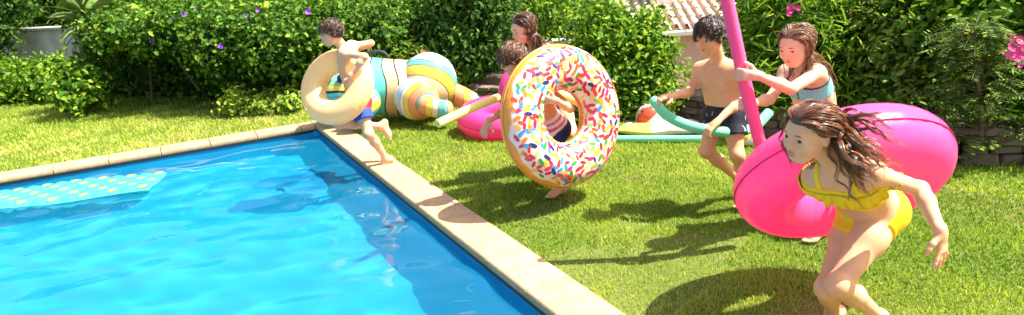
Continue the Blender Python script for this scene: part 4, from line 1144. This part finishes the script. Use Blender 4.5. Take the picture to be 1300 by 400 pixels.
    def faceparts(s, hairc, lid=0.5, look=(0, 0)):
        h = s.hh
        for q in (-1, 1):
            # eye: almond shaped ball with iris
            n1, n2 = 16, 10
            th = np.linspace(0, np.pi, n2); ph = np.linspace(0, 2 * np.pi, n1, endpoint=False)
            T_, P_ = np.meshgrid(th, ph, indexing='ij')
            x = np.sin(T_) * np.cos(P_); z = np.sin(T_) * np.sin(P_); y = np.cos(T_)
            R = V(.074, .052, .038 * (1 - lid * .6))
            pts = np.array([s.hp(q * .147 + a_ * R[0], .325 - abs(a_) * .03 + b_ * R[1], .012 + c_ * R[2]) for a_, b_, c_ in zip(x.ravel(), y.ravel(), z.ravel())])
            i = np.arange(n2 - 1)[:, None] * n1; j = np.arange(n1)[None]; j2 = (j + 1) % n1
            rr = np.hypot(x.ravel() * .074 / .040 - look[0] - 0, z.ravel() * R[2] / .040 - look[1])
            cc = np.where(rr[:, None] < .45, [[.01, .008, .006]], np.where(rr[:, None] < 1.0, [[.09, .045, .02]], [[.72, .68, .64]]))
            o = mesh_np('eye', pts, [np.stack([i + j, i + n1 + j, i + n1 + j2, i + j2], -1).reshape(-1, 4)], M_EYE); cattr(o, 'tone', cc); put(o, s.root)
            lash = [s.hp(q * (.147 + t * .075), .368 - .075 * t * t * 1.4 - max(0, t) * .02, .012 + (.034 * (1 - lid * .75)) * (1 - t * t)) for t in np.linspace(-1, 1, 9)]
            o = mesh_np('eyelashes', *tube_vf(lash, np.array([.3, .8, 1, 1, 1, 1, 1, .9, .4]) * .011 * h, 6), hairc, s.root); attr(o, 'var', np.zeros(len(o.data.vertices))); put(o, s.root)
            br = [s.hp(q * (.15 + t * .09), .375 - .10 * max(t, 0) ** 2 - .02 * t, .108 + .018 * (1 - t * t) - .012 * t) for t in np.linspace(-1, 1, 9)]
            o = mesh_np('eyebrow', *tube_vf(br, np.array([.5, .9, 1, 1, 1, .9, .8, .6, .3]) * .0165 * h, 6), hairc); attr(o, 'var', np.full(len(o.data.vertices), .2)); put(o, s.root)
        k_ = s.smile
        def lipc(t, dz, dy=0.0): return s.hp(t * (.085 + .03 * k_), .396 - .045 * t * t + dy, -.252 + .035 * k_ * t * t + dz)
        ts = np.linspace(-1, 1, 11); prof = np.sqrt(np.clip(1 - ts ** 2, 0.02, 1))
        for nm, dz, rad_, colr in (('upper_lip', .018, .010 + .006 * k_, np.array(s.skin) * (.86, .50, .46)), ('lower_lip', -.018 - .016 * k_, .014 + .005 * k_, np.array(s.skin) * (.88, .52, .48)), ('teeth', -.004, .016 * k_ + .002, (.75, .70, .62) if k_ > .5 else (.16, .04, .035))):
            pts = [lipc(t, dz * (1 - t * t), -.012 if nm == 'teeth' else 0) for t in ts]
            o = mesh_np(nm, *tube_vf(pts, prof * rad_ * h, 8), M_EYE if nm == 'teeth' else M_SKIN); cattr(o, 'tone', np.tile(colr, (len(o.data.vertices), 1))); put(o, s.root)
    # ---- garments: the body surface, a few millimetres out, cut to a region
    def hcoord(s, P): return ((P[0] - s.J['pc'][0]) * s.spine[0] + (P[1] - s.J['pc'][1]) * s.spine[1] + (P[2] - s.J['pc'][2]) * s.spine[2]) / s.tl
    def garment(s, name, lo, hi, region, off, colf, m_=None):
        sl, *P = s.g.win(lo, hi)
        G = np.maximum(s.g.F[sl] - off, region(P)).astype(np.float32)
        G[[0, -1]] = .1; G[:, [0, -1]] = .1; G[:, :, [0, -1]] = .1
        if G.min() > 0: return None
        o0 = s.g.lo + s.g.v * np.array([q.start for q in sl])
        v, q = surface_nets(G, o0, s.g.v)
        o = mesh_np(name, v, q, m_ or M_CLOTH); cattr(o, 'tone', colf(v)); put(o, s.root); return o
    def trunks(s, colf, hem=.6, flare=.03, waist=.16, name='swim_trunks'):
        J, S = s.J, s.S
        pts = np.array([J['hpL'], J['hpR'], J['knL'], J['knR'], J['pc'] + s.spine * .12])
        t = Sdf(pts.min(0) - .16, pts.max(0) + .16, s.g.v)
        sp = s.spine
        t.cone(J['hpL'], J['hpR'], .092 * S, k=.04, flat=.98, u=s.pf)
        hv = nrm(J['hpL'] - J['hpR']); hvp = nrm(hv - sp * (hv @ sp))
        for f_, hw, dp in ((.05, .125, .094), (.15, .12, .088), (.22, .118, .085)):
            c = J['pc'] + sp * s.tl * f_; t.cone(c - hvp * (hw - dp) * S, c + hvp * (hw - dp) * S, dp * S, k=.05)
        for q in 'LR': t.ell(J['hp' + q] - s.pf * .04 * S, np.array([.083, .083, .088]) * S, np.eye(3), .05)
        for q in 'LR':
            e = J['hp' + q] + (J['kn' + q] - J['hp' + q]) * (hem + .25)
            t.cone(J['hp' + q], e, .085 * S, (.078 + flare) * S, .03)
        sl, X, Y, Z = t.win(t.lo, t.lo + t.v * np.array(t.F.shape))
        G = t.F
        hc = ((X - J['pc'][0]) * sp[0] + (Y - J['pc'][1]) * sp[1] + (Z - J['pc'][2]) * sp[2])
        G = np.maximum(G, hc - waist * s.tl)
        for q in 'LR':
            d = nrm(J['kn' + q] - J['hp' + q]); p = J['hp' + q] + (J['kn' + q] - J['hp' + q]) * hem
            dd = (X - p[0]) * d[0] + (Y - p[1]) * d[1] + (Z - p[2]) * d[2]
            rr = np.sqrt((X - p[0]) ** 2 + (Y - p[1]) ** 2 + (Z - p[2]) ** 2)
            G = np.maximum(G, np.minimum(dd, .20 * S - rr) if False else np.where(rr < .17 * S, dd, -1))
        G = G.astype(np.float32); G[[0, -1]] = .1; G[:, [0, -1]] = .1; G[:, :, [0, -1]] = .1
        v, q = surface_nets(G, t.lo, t.v)
        o = mesh_np(name, v, q, M_CLOTH); cattr(o, 'tone', colf(v)); put(o, s.root); return o
    # ---- hair: a close cap and many locks
    def hair(s, m_, n, length, flow, curl=0.0, rad=.0045, cap=.035, seg=12, fringe=.30, low=-.28, part=0.0, lift=.02, gravity=.5, seed=1, stick=1.0, fan=.35, keep_=1.0, sub=5, spread=.0075, ear=-.06, comb=0.0, rise=.66, front=9.0, side=(0, -1, -.3), ends=1.0, shell=9.0):
        r = np.random.default_rng(seed); h = s.hh
        R = np.array([.345, .43, .365])
        def hairline(y): return np.where(y < ear, low, np.clip(low + (y - ear) / (.30 - ear) * (fringe - low) * 1.0, low, fringe))
        # cap
        th = np.linspace(0, np.pi, 26); ph = np.linspace(0, 2 * np.pi, 44, endpoint=False)
        T_, P_ = np.meshgrid(th, ph, indexing='ij')
        d = np.stack([np.sin(T_) * np.cos(P_), np.sin(T_) * np.sin(P_), np.cos(T_)], -1).reshape(-1, 3)
        loc = V(0, -.07, .14) + d * (R + cap)
        edge = np.clip((loc[:, 2] - hairline(loc[:, 1])) / .10, -1, 1)
        loc = V(0, -.07, .14) + d * (R + np.where(edge > 0, cap * np.sqrt(np.maximum(edge, 0)), -.06)[:, None] + .006 * r.normal(size=(len(d), 1)))
        i = np.arange(25)[:, None] * 44; j = np.arange(44)[None]; j2 = (j + 1) % 44
        q = np.stack([i + j, i + 44 + j, i + 44 + j2, i + j2], -1).reshape(-1, 4)
        keepf = (edge[q] > -.6).any(1)
        capv = np.array(s.J['head']) + h * (loc @ s.hM)
        # locks
        dd = unit(n * 6, r); L0 = V(0, -.07, .14) + dd * (R + cap * .8)
        ok = L0[:, 2] > hairline(L0[:, 1]) + .03; dd, L0 = dd[ok][:n], L0[ok][:n]; n = len(dd)
        P = s.J['head'] + h * (L0 @ s.hM); nn = norm_rows((dd / R) @ s.hM)
        sd = np.array(side, float) @ s.hM
        D = norm_rows(np.tile(sd, (n, 1)) + nn * .3 + (np.sign(L0[:, 0] - part)[:, None] * s.hM[0]) * fan)
        D = norm_rows(D - nn * np.sum(D * nn, 1)[:, None] * .8 + r.normal(0, .12, (n, 3)))
        ln = length * np.clip(r.normal(1, .16, n), .5, 1.4); st = (ln / seg)[:, None]
        path = [P.copy()]; fl = np.asarray(flow, float)
        for k in range(seg):
            D = norm_rows(D + (sd * comb if k < seg * keep_ else 0) + (fl * gravity * (.25 if comb and k < seg * keep_ else 1) + V(0, 0, -1) * .0) * min(1, k / 3 + .3) + r.normal(0, .05, (n, 3)))
            P = P + D * st
            lc = (P - s.J['head']) @ s.hM.T / h - V(0, -.07, .14)
            e = np.linalg.norm(lc / (R + cap + .01), axis=1)
            ins = (e < 1) | ((e > shell) & (lc[:, 2] > -.45) & (k < seg * keep_))
            e = np.where((e > shell) & (k < seg * keep_), e / shell, e)
            out = (lc / np.maximum(e, .2)[:, None] + V(0, -.07, .14)) * h @ s.hM + s.J['head']
            P = np.where(ins[:, None], out, P)
            f, gdt = s.g.sample(P); m2 = (f < .010) & (f > -.06)
            P = P + gdt * (np.where(m2, .010 - f, 0)[:, None])
            D = norm_rows(P - path[-1]); path.append(P.copy())
        A = np.stack(path, 1)                                # n, seg+1, 3
        parts = []; var = [np.full(len(capv), .15)]
        parts.append((capv, [q[keepf]]))
        tt = np.linspace(0, 1, seg * 2 + 1)
        for k in range(n):
            if A[k, :, 2].max() > s.J['head'][2] + rise * h or (((A[k] - s.J['head']) @ s.hM[1]) / h).max() > front: continue
            p = spline(A[k], seg * 2 + 1)
            if curl:
                T_, U_, W_ = frames(p); w0 = r.uniform(0, 6.28); fr_ = r.uniform(.75, 1.3) * ln[k] * 16
                amp = curl * np.clip(tt * 2.2, 0, 1) * r.uniform(.6, 1.3)
                p = p + amp[:, None] * (np.cos(w0 + fr_ * tt * 6.28 / 2)[:, None] * U_ + np.sin(w0 + fr_ * tt * 6.28 / 2)[:, None] * W_)
            vk = r.random()
            T_, U_, W_ = frames(p)
            for q2 in range(sub):
                a2 = r.uniform(0, 6.28); d2 = spread * math.sqrt(r.random()) * (1.15 - .75 * tt)
                p2 = p + d2[:, None] * (math.cos(a2) * U_ + math.sin(a2) * W_) + .0025 * np.sin(tt * r.uniform(5, 14) + a2)[:, None] * U_ * tt[:, None]
                rr = rad * r.uniform(.6, 1.2) * (np.minimum(1, .5 + 3 * tt) * np.minimum(1, (1.06 - tt) * 2.2 * ends))
                parts.append(tube_vf(p2, rr, 4, caps=False)); var.append(np.full(len(p2) * 4, np.clip(vk + r.normal(0, .18), 0, 1)))
        o = mesh_np('hair', *merge_vf(parts), m_); attr(o, 'var', np.concatenate(var)); put(o, s.root); return o

# ------------------------------------------------------------------ the six children
H_BROWN = hair_mat('brown_hair', (.045, .017, .008), (.30, .115, .045))
H_DARK = hair_mat('dark_hair', (.012, .007, .005), (.055, .028, .016))
H_FAIR = hair_mat('fair_brown_hair', (.10, .05, .025), (.36, .20, .10))
H_MID = hair_mat('chestnut_hair', (.05, .022, .011), (.19, .085, .04))
def flat(c): return lambda v: np.tile(np.array(c, float), (len(v), 1))
YEL = (.90, .58, .015)

def front_girl():
    J = dict(head=(1027, 170, 2.42), nb=(1064, 210, 2.50), pc=(1108, 266, 2.70),
             shL=(1104, 219, 2.40), elL=(1168, 240, 2.44), wrL=(1194, 294, 2.28),
             shR=(1036, 226, 2.63), elR=(1074, 256, 2.86), wrR=(1098, 228, 3.0),
             hpL=(1124, 272, 2.63), knL=(1064, 362, 2.46), anL=(1135, 405, 2.72),
             hpR=(1090, 270, 2.76), knR=(1050, 366, 2.55), anR=(1110, 380, 2.98))
    J['anL'] = V(1.565, 2.66, 0.085); J['anR'] = V(1.42, 2.78, .05)
    p = Person('girl in a yellow two piece crouching to run beside the large pink ring', J, .95, .212, (-.93, -.34, -.15), (.22, -.05, .97), .005, (.80, .41, .22), slim=.95)
    p.torso(); p.head()
    w = p.J['wrL']
    p.limbs({'L': (V(.10, -.12, -.98), V(-.55, .80, -.1), .14, 2.2, 1.2), 'R': (V(.5, .4, .4), V(.1, .6, -.4), .5)},
            {'L': (V(-.7, -.6, -.05),), 'R': (V(-.5, -.5, -.75), V(-.6, -.4, .6))})
    p.body(); p.faceparts(H_DARK, .35, (-.2, -.1))
    J = p.J; h = p.hcoord
    lo, hi = J['pc'] - .35, J['nb'] + .25
    lo = np.minimum(J['pc'], J['nb']) - .25; hi = np.maximum(J['pc'], J['nb']) + .25
    arm = lambda P: None
    def lat(P): return (P[0] - J['nb'][0]) * p.lv[0] + (P[1] - J['nb'][1]) * p.lv[1] + (P[2] - J['nb'][2]) * p.lv[2]
    def frn(P): return (P[0] - J['nb'][0]) * p.fr[0] + (P[1] - J['nb'][1]) * p.fr[1] + (P[2] - J['nb'][2]) * p.fr[2]
    def band(a_, b_): return lambda P: np.maximum(np.maximum(h(P) - b_, a_ - h(P)) * p.tl, np.sqrt(lat(P) ** 2 + frn(P) ** 2 * 1.4) - .172)
    top = p.garment('swim_top', lo, hi, band(.66, .83), .006, flat(YEL))
    def strap(P):
        l_ = lat(P); hh_ = h(P)
        return np.maximum(np.maximum(np.minimum(np.abs(l_ - .075), np.abs(l_ + .075)) - .011, (.80 - hh_) * p.tl), (hh_ - 1.2) * p.tl)
    p.garment('shoulder_straps', lo, hi, strap, .006, flat(YEL))
    p.garment('waist_strap', lo, hi, band(.46, .51), .006, flat(YEL))
    def bottom(P):
        r = np.maximum((h(P) - .21) * p.tl, (-.42 - h(P)) * p.tl)
        for q in 'LR':
            d = nrm(J['kn' + q] - J['hp' + q]); o_ = nrm(J['hp' + q] - J['pc']); n_ = nrm(d * .95 + o_ * .30)
            c = J['hp' + q] + d * .055
            sgn = (P[0] - J['pc'][0]) * o_[0] + (P[1] - J['pc'][1]) * o_[1] + (P[2] - J['pc'][2]) * o_[2]
            e = (P[0] - c[0]) * n_[0] + (P[1] - c[1]) * n_[1] + (P[2] - c[2]) * n_[2]
            r = np.maximum(r, np.minimum(np.minimum(e, sgn), (-.04 - h(P)) * p.tl))
        return np.maximum(r, np.sqrt((P[0] - J['pc'][0]) ** 2 + (P[1] - J['pc'][1]) ** 2 + (P[2] - J['pc'][2]) ** 2) - .172)
    p.garment('swim_bottom', lo, hi, bottom, .006, flat(YEL))
    # ruffle along the lower edge of the top: a wavy frill found on the body surface
    rows = []
    nA = 150
    cB = J['pc'] + p.spine * p.tl * .66
    for k in range(nA):
        a_ = math.pi * (-.62 + 1.24 * k / (nA - 1)); d = p.fr * math.cos(a_) + p.lv * math.sin(a_)
        row = []
        for hh_, of in ((.79, .012), (.73, .020), (.67, .026), (.62, .030)):
            c = J['pc'] + p.spine * p.tl * hh_
            t = np.linspace(.02, .2, 60); f, _ = p.g.sample(c + t[:, None] * d)
            tt = t[np.argmax(f > 0)] if (f > 0).any() else .12
            wv = math.sin(k * .62) * .6 + math.sin(k * .37 + 1) * .5
            amt = (.79 - hh_) / .17
            row.append(c + d * (tt + of * .75 + wv * .008 * amt) + p.spine * (.004 * math.sin(k * .45) * amt))
        rows.append(row)
    rv = np.array(rows).reshape(-1, 3); i = np.arange(nA - 1)[:, None] * 4; j = np.arange(3)[None]
    o = mesh_np('ruffle', rv, np.stack([i + j, i + 4 + j, i + 5 + j, i + 1 + j], -1).reshape(-1, 4), M_CLOTH)
    cattr(o, 'tone', np.tile(YEL, (len(rv), 1))); o.parent = top
    so = o.modifiers.new('thickness', 'SOLIDIFY'); so.thickness = .002
    p.hair(H_BROWN, 240, .37, nrm(V(.72, .14, -.68)), .0095, .0017, .03, 14, .30, -.26, gravity=.34, seed=3, side=(0.0, -1, -.45), shell=1.05, fan=.06, keep_=.42, sub=9, spread=.011, ear=-.20, comb=.5, front=.33, rise=.52)
    return p
FG = front_girl()

def noodle_girl():
    J = dict(head=(1010, 59, 3.72), nb=(1022, 90, 3.85), pc=(1047, 168, 3.96),
             shL=(1036, 94, 3.74), elL=(1004, 113, 3.58), wrL=(962, 96, 3.50),
             shR=(1000, 93, 3.97), elR=(977, 126, 3.86), wrR=(956, 131, 3.66),
             hpL=(1053, 174, 3.89), knL=(1040, 236, 3.72), anL=V(1.79, 3.72, .075),
             hpR=(1041, 172, 4.03), knR=(1062, 232, 4.0), anR=V(2.10, 4.22, .11))
    p = Person('girl in a turquoise top gripping the upright pink noodle', J, .98, .215, (-.80, -.52, -.28), (-.05, -.02, 1), .006, (.76, .45, .28), smile=0.0)
    p.torso(); p.head()
    p.limbs({'L': (V(-.97, .05, .1), V(.1, 1, -.05), .85, .2), 'R': (V(-.9, -.25, .1), V(.25, -1, .1), .85, .2)},
            {'L': (V(-.8, -.6, 0),), 'R': (V(-.6, -.5, -.55), V(-.4, -.4, .8))})
    p.body(); p.faceparts(H_MID, .8, (-.2, -.4))
    h = p.hcoord; J = p.J; lo = np.minimum(J['pc'], J['nb']) - .25; hi = np.maximum(J['pc'], J['nb']) + .25
    def lat(P): return (P[0] - J['nb'][0]) * p.lv[0] + (P[1] - J['nb'][1]) * p.lv[1] + (P[2] - J['nb'][2]) * p.lv[2]
    def frn(P): return (P[0] - J['nb'][0]) * p.fr[0] + (P[1] - J['nb'][1]) * p.fr[1] + (P[2] - J['nb'][2]) * p.fr[2]
    TQ = (.22, .62, .60)
    def tcol(v):
        hc = h((v[:, 0], v[:, 1], v[:, 2])); l_ = lat((v[:, 0], v[:, 1], v[:, 2]))
        c = np.tile(TQ, (len(v), 1)); c[(hc > .885) | (np.abs(l_) < .006)] = (.02, .03, .035); return c
    p.garment('swim_top', lo, hi, lambda P: np.maximum(np.maximum(h(P) - .90, .69 - h(P)) * p.tl, np.sqrt(lat(P) ** 2 + frn(P) ** 2 * 1.3) - .15), .006, tcol)
    def strap(P):
        l_ = lat(P); hh_ = h(P)
        w_ = .075 - .04 * np.clip((hh_ - .86) / .3, 0, 1)
        return np.maximum(np.minimum(np.abs(l_ - w_), np.abs(l_ + w_)) - .006, np.maximum(np.maximum((.88 - hh_), hh_ - 1.08) * p.tl, np.sqrt(l_ ** 2 + frn(P) ** 2) - .15))
    p.garment('neck_straps', lo, hi, strap, .006, flat((.02, .03, .035)))
    p.trunks(flat(TQ), .16, .0, .16, 'swim_bottom')
    p.hair(H_FAIR, 280, .28, nrm(V(.15, .08, -1)), .004, .0019, .025, 12, .33, -.26, gravity=.5, seed=4, side=(0, -1, -.2), shell=1.10)
noodle_girl()

def trunks_boy():
    k = .925
    J = dict(head=(901, 47, 4.60 * k), nb=(912, 80, 4.70 * k), pc=(918, 142, 4.72 * k),
             shL=(939, 91, 4.58 * k), elL=(938, 128, 4.62 * k), wrL=(909, 156, 4.47 * k),
             shR=(889, 89, 4.80 * k), elR=(875, 117, 4.74 * k), wrR=(855, 122, 4.56 * k),
             hpL=(929, 146, 4.64 * k), knL=(936, 197, 4.52 * k), anL=(951, 246, 4.62 * k),
             hpR=(908, 145, 4.79 * k), knR=(897, 192, 4.66 * k), anR=(938, 228, 4.83 * k))
    p = Person('bare chested boy in black swim trunks carrying the green noodle', J, .90, .215, (-.78, -.56, -.27), (-.04, 0, 1), .006, (.72, .375, .195), smile=0.0)
    p.torso(); p.head()
    p.limbs({'L': (V(-.75, -.3, -.5), V(.35, .3, -.85), .75, .2), 'R': (V(-.95, -.15, .0), V(.1, .3, -1), .7, .2)},
            {'L': (V(-.8, -.55, -.1),), 'R': (V(-.3, -.3, -.9), V(-.8, -.4, .3))})
    p.body(); p.faceparts(H_DARK, .75, (-.1, -.4))
    r = np.random.default_rng(8); q_ = r.normal(size=(5, 3)) * 28
    def tcol(v):
        c = np.tile([.010, .012, .022], (len(v), 1)); n = sum(np.sin(v @ a_ + i) for i, a_ in enumerate(q_)); m2 = sum(np.sin(v @ a_[::-1] * 2.1 + i) for i, a_ in enumerate(q_))
        c[(np.abs(n) < .22) & (m2 > .8)] = (.38, .42, .50); return c
    p.trunks(tcol, .52, .022, .20)
    p.hair(H_DARK, 300, .075, nrm(V(-.3, -.2, -.9)), .0, .0019, .045, 8, .26, -.2, gravity=.2, seed=5, side=(.3, .7, -.1), shell=1.07)
trunks_boy()

def pool_boy():
    J = dict(head=(420, 42, 5.85), nb=(437, 62, 5.93), pc=(453, 126, 6.02),
             shL=(437, 68, 5.80), elL=(463, 72, 5.72), wrL=(445, 97, 5.70),
             shR=(446, 59, 6.08), elR=(471, 55, 6.16), wrR=(456, 62, 6.28),
             hpL=(456, 130, 5.94), knL=(468, 170, 5.84), anL=(490, 201, 5.98),
             hpR=(452, 129, 6.10), knR=(430, 157, 5.90), anR=(484, 160, 6.06))
    p = Person('boy in red and blue trunks running on the pool edge inside the cream ring', J, .92, .215, (-.84, -.52, -.10), (-.12, -.03, 1), .0065, (.77, .43, .25))
    p.torso(); p.head()
    p.limbs({'L': (V(-.2, .1, -.95), V(-.5, .8, 0), .6, .2), 'R': (V(-.8, .2, -.4), V(-.2, -.2, -.9), .4, .2)},
            {'L': (V(-.72, -.2, -.55), V(-.5, -.2, .8)), 'R': (V(.16, -.05, -.98), V(-.98, -.1, -.1))})
    p.body(); p.faceparts(H_DARK, .5, (0, -.2))
    h = p.hcoord
    def tcol(v):
        c = np.tile([.70, .03, .03], (len(v), 1))
        for q in 'LR':
            d = p.J['kn' + q] - p.J['hp' + q]; t = (v - p.J['hp' + q]) @ d / (d @ d); dist = np.linalg.norm(v - p.J['hp' + q] - t[:, None] * d, axis=1)
            c[(t > .28) & (dist < .14)] = (.02, .06, .42)
        return c
    p.trunks(tcol, .55, .022, .18)
    p.hair(hair_mat('short_brown_hair', (.022, .011, .007), (.10, .048, .024)), 300, .08, nrm(V(-.3, 0, -.9)), .0, .0019, .03, 8, .20, -.2, gravity=.2, seed=6, side=(.1, .8, -.2), shell=1.06)
pool_boy()

def ring_boy():
    J = dict(head=(650, 75, 4.76), nb=(668, 100, 4.88), pc=(700, 160, 5.02),
             shL=(690, 107, 4.86), elL=(724, 138, 4.72), wrL=(706, 128, 4.44),
             shR=(653, 109, 5.0), elR=(640, 141, 4.98), wrR=(620, 154, 4.84),
             hpL=(708, 166, 4.94), knL=(697, 206, 4.76), anL=V(.345, 4.82, .075),
             hpR=(694, 164, 5.09), knR=(706, 206, 5.05), anR=V(.25, 5.30, .16))
    p = Person('dark haired boy looking down behind the sprinkle ring he carries', J, .90, .21, (-.82, -.48, -.30), (-.22, -.05, .97), .0065, (.75, .40, .225), smile=0.0)
    p.torso(); p.head()
    p.limbs({'L': (V(-.95, .0, .18), V(.25, 1, .1), .30, .9, 1), 'R': (V(-.45, -.2, -.85), V(.3, .6, -.2), .3, .6)},
            {'L': (V(-.75, -.62, -.05),), 'R': (V(-.3, -.35, -.9), V(-.7, -.3, .4))})
    p.body(); p.faceparts(H_DARK, .8, (0, -.5))
    h = p.hcoord
    def tcol(v):
        hc = h((v[:, 0], v[:, 1], v[:, 2])); c = np.tile([.02, .03, .10], (len(v), 1))
        c[hc > .08] = (.75, .72, .70); c[(hc > .11) & (hc < .14)] = (.70, .10, .12); c[(hc > .18) & (hc < .21)] = (.70, .10, .12); return c
    p.trunks(tcol, .55, .02, .26)
    p.hair(H_MID, 260, .11, nrm(V(-.1, -.1, -.95)), .004, .0020, .05, 8, .22, -.25, gravity=.25, seed=7, side=(.1, .6, -.2), shell=1.07)
ring_boy()

def back_girl():
    J = dict(head=(664, 37, 5.22), nb=(681, 61, 5.34), pc=(704, 128, 5.46),
             shL=(695, 64, 5.24), elL=(706, 98, 5.16), wrL=(688, 118, 5.04),
             shR=(672, 66, 5.48), elR=(664, 96, 5.50), wrR=(668, 118, 5.36),
             hpL=(711, 132, 5.40), knL=(728, 172, 5.26), anL=V(.62, 5.55, .08),
             hpR=(698, 131, 5.54), knR=(700, 172, 5.50), anR=V(.45, 5.85, .12))
    p = Person('girl with long wet brown hair following the boy with the sprinkle ring', J, .95, .215, (-.82, -.42, -.30), (-.05, -.02, 1), .0065, (.77, .43, .25), smile=0.0)
    p.torso(); p.head()
    p.limbs({'L': (V(-.6, -.2, -.6), V(.2, .4, -.6), .6, .2), 'R': (V(-.3, -.5, -.7), V(.3, -.3, -.6), .5, .2)},
            {'L': (V(-.8, -.5, 0),), 'R': (V(-.5, -.5, -.5), V(-.5, -.3, .7))})
    p.body(); p.faceparts(H_MID, .75, (0, -.4))
    h = p.hcoord; J = p.J; lo = np.minimum(J['pc'], J['nb']) - .25; hi = np.maximum(J['pc'], J['nb']) + .25
    def lat(P): return (P[0] - J['nb'][0]) * p.lv[0] + (P[1] - J['nb'][1]) * p.lv[1] + (P[2] - J['nb'][2]) * p.lv[2]
    PK = (.80, .10, .30)
    p.garment('swimsuit', lo, hi, lambda P: np.maximum(np.maximum(h(P) - .72, .05 - h(P)) * p.tl, np.abs(lat(P)) - .13), .006, flat(PK))
    p.trunks(flat(PK), .16, 0, .12, 'swimsuit_bottom')
    p.hair(H_MID, 260, .36, nrm(V(.12, .02, -1)), .003, .0019, .03, 12, .32, -.26, gravity=.5, seed=8, side=(0, -1, -.3), shell=1.08)
back_girl()

# ================================================================== GRASS BLADES
def grass():
    r = np.random.default_rng(31)
    ws, wt = zip(*[to_st(p) for p in WALL_PTS[::8]]); ws = np.array(ws); wt = np.array(wt)
    Vv, Ff, var = [], [], []; off = 0; BARE = np.random.default_rng(4).normal(size=(6, 3)) * np.array([3.2, 3.2, 3])
    for d0, d1, dens, hgt, wid in ((1.2, 3.6, 17000, .018, .0040), (3.6, 5.2, 10000, .020, .0050), (5.2, 8.0, 5000, .023, .0070), (8.0, 14.5, 2200, .032, .010)):
        n = int(dens * (d1 * 2 * 1.15) * (d1 - 0.5))
        y = r.uniform(0.3, d1, n); x = r.uniform(-1.1 * d1, 1.1 * d1, n)
        dd = np.hypot(x, y); k = (dd >= d0) & (dd < d1) & (x > -.92 * y - .55) & (x < .92 * y + 1.9) & (y > 1.6); x, y = x[k], y[k]
        P = np.stack([x, y, 0 * x], 1); D = P - PC; s = D @ E1; t = D @ E2
        inpool = (s > .012) & (s < SL - .012) & (t > .012) & (t < TL - .012)
        beyond = (s > ws[0]) & (t < np.interp(s, ws, wt) + .10)
        beyond |= (s <= ws[0]) & (t < wt[0] - 2)
        k = ~inpool & ~beyond; P = P[k]
        bare = sum(np.sin(P[:, 0] * a_ + P[:, 1] * b_ + c_) for a_, b_, c_ in BARE) / 6 + .25 * sum(np.sin(P[:, 0] * a_ * 4 + P[:, 1] * b_ * 4 + c_) for a_, b_, c_ in BARE) / 6
        P = P[(bare < .50) | (r.random(len(P)) < .25)]; n = len(P)
        patch = sum(np.sin(P[:, 0] * a_ + P[:, 1] * b_ + c_) for a_, b_, c_ in r.normal(size=(7, 3)) * np.array([1.6, 1.6, 3])) / 7
        patch2 = sum(np.sin(P[:, 0] * a_ + P[:, 1] * b_ + c_) for a_, b_, c_ in r.normal(size=(9, 3)) * np.array([7, 7, 3])) / 9
        dry = np.clip(.40 + patch * .36 + patch2 * .36 + r.normal(0, .22, n), 0, 1)
        h = hgt * np.clip(r.normal(1, .3, n), .4, 1.9) * (1 + .45 * patch2)
        az = r.uniform(0, 6.283, n); lean = np.abs(r.normal(.55, .35, n)); la = r.uniform(0, 6.283, n)
        side = np.stack([np.cos(az), np.sin(az), 0 * az], 1) * (wid * r.uniform(.7, 1.3, n) / 2)[:, None]
        ln = np.stack([np.cos(la), np.sin(la), 0 * la], 1) * (lean * h)[:, None]
        up = np.stack([0 * h, 0 * h, h], 1)
        v = np.stack([P - side, P + side, P + side * .75 + ln * .3 + up * .6, P - side * .75 + ln * .3 + up * .6, P + ln + up], 1).reshape(-1, 3)
        i = np.arange(n)[:, None] * 5 + off
        Ff.append(np.concatenate([i + np.array([[0, 1, 2]]), i + np.array([[0, 2, 3]]), i + np.array([[3, 2, 4]])]))
        Vv.append(v); var.append(np.repeat(dry, 5)); off += 5 * n
    m = leaf_mat('grass_blade', [(.08, .175, .014), (.19, .32, .026), (.36, .455, .05), (.51, .52, .11), (.62, .53, .23)], .38, .5)
    o = mesh_np('grass', np.vstack(Vv), np.concatenate(Ff), m, smooth=False)
    attr(o, 'var', np.concatenate(var))
    tag(o, 'short sunlit lawn grass', 'grass', kind='stuff')
    print('grass blades', off // 5)
grass()
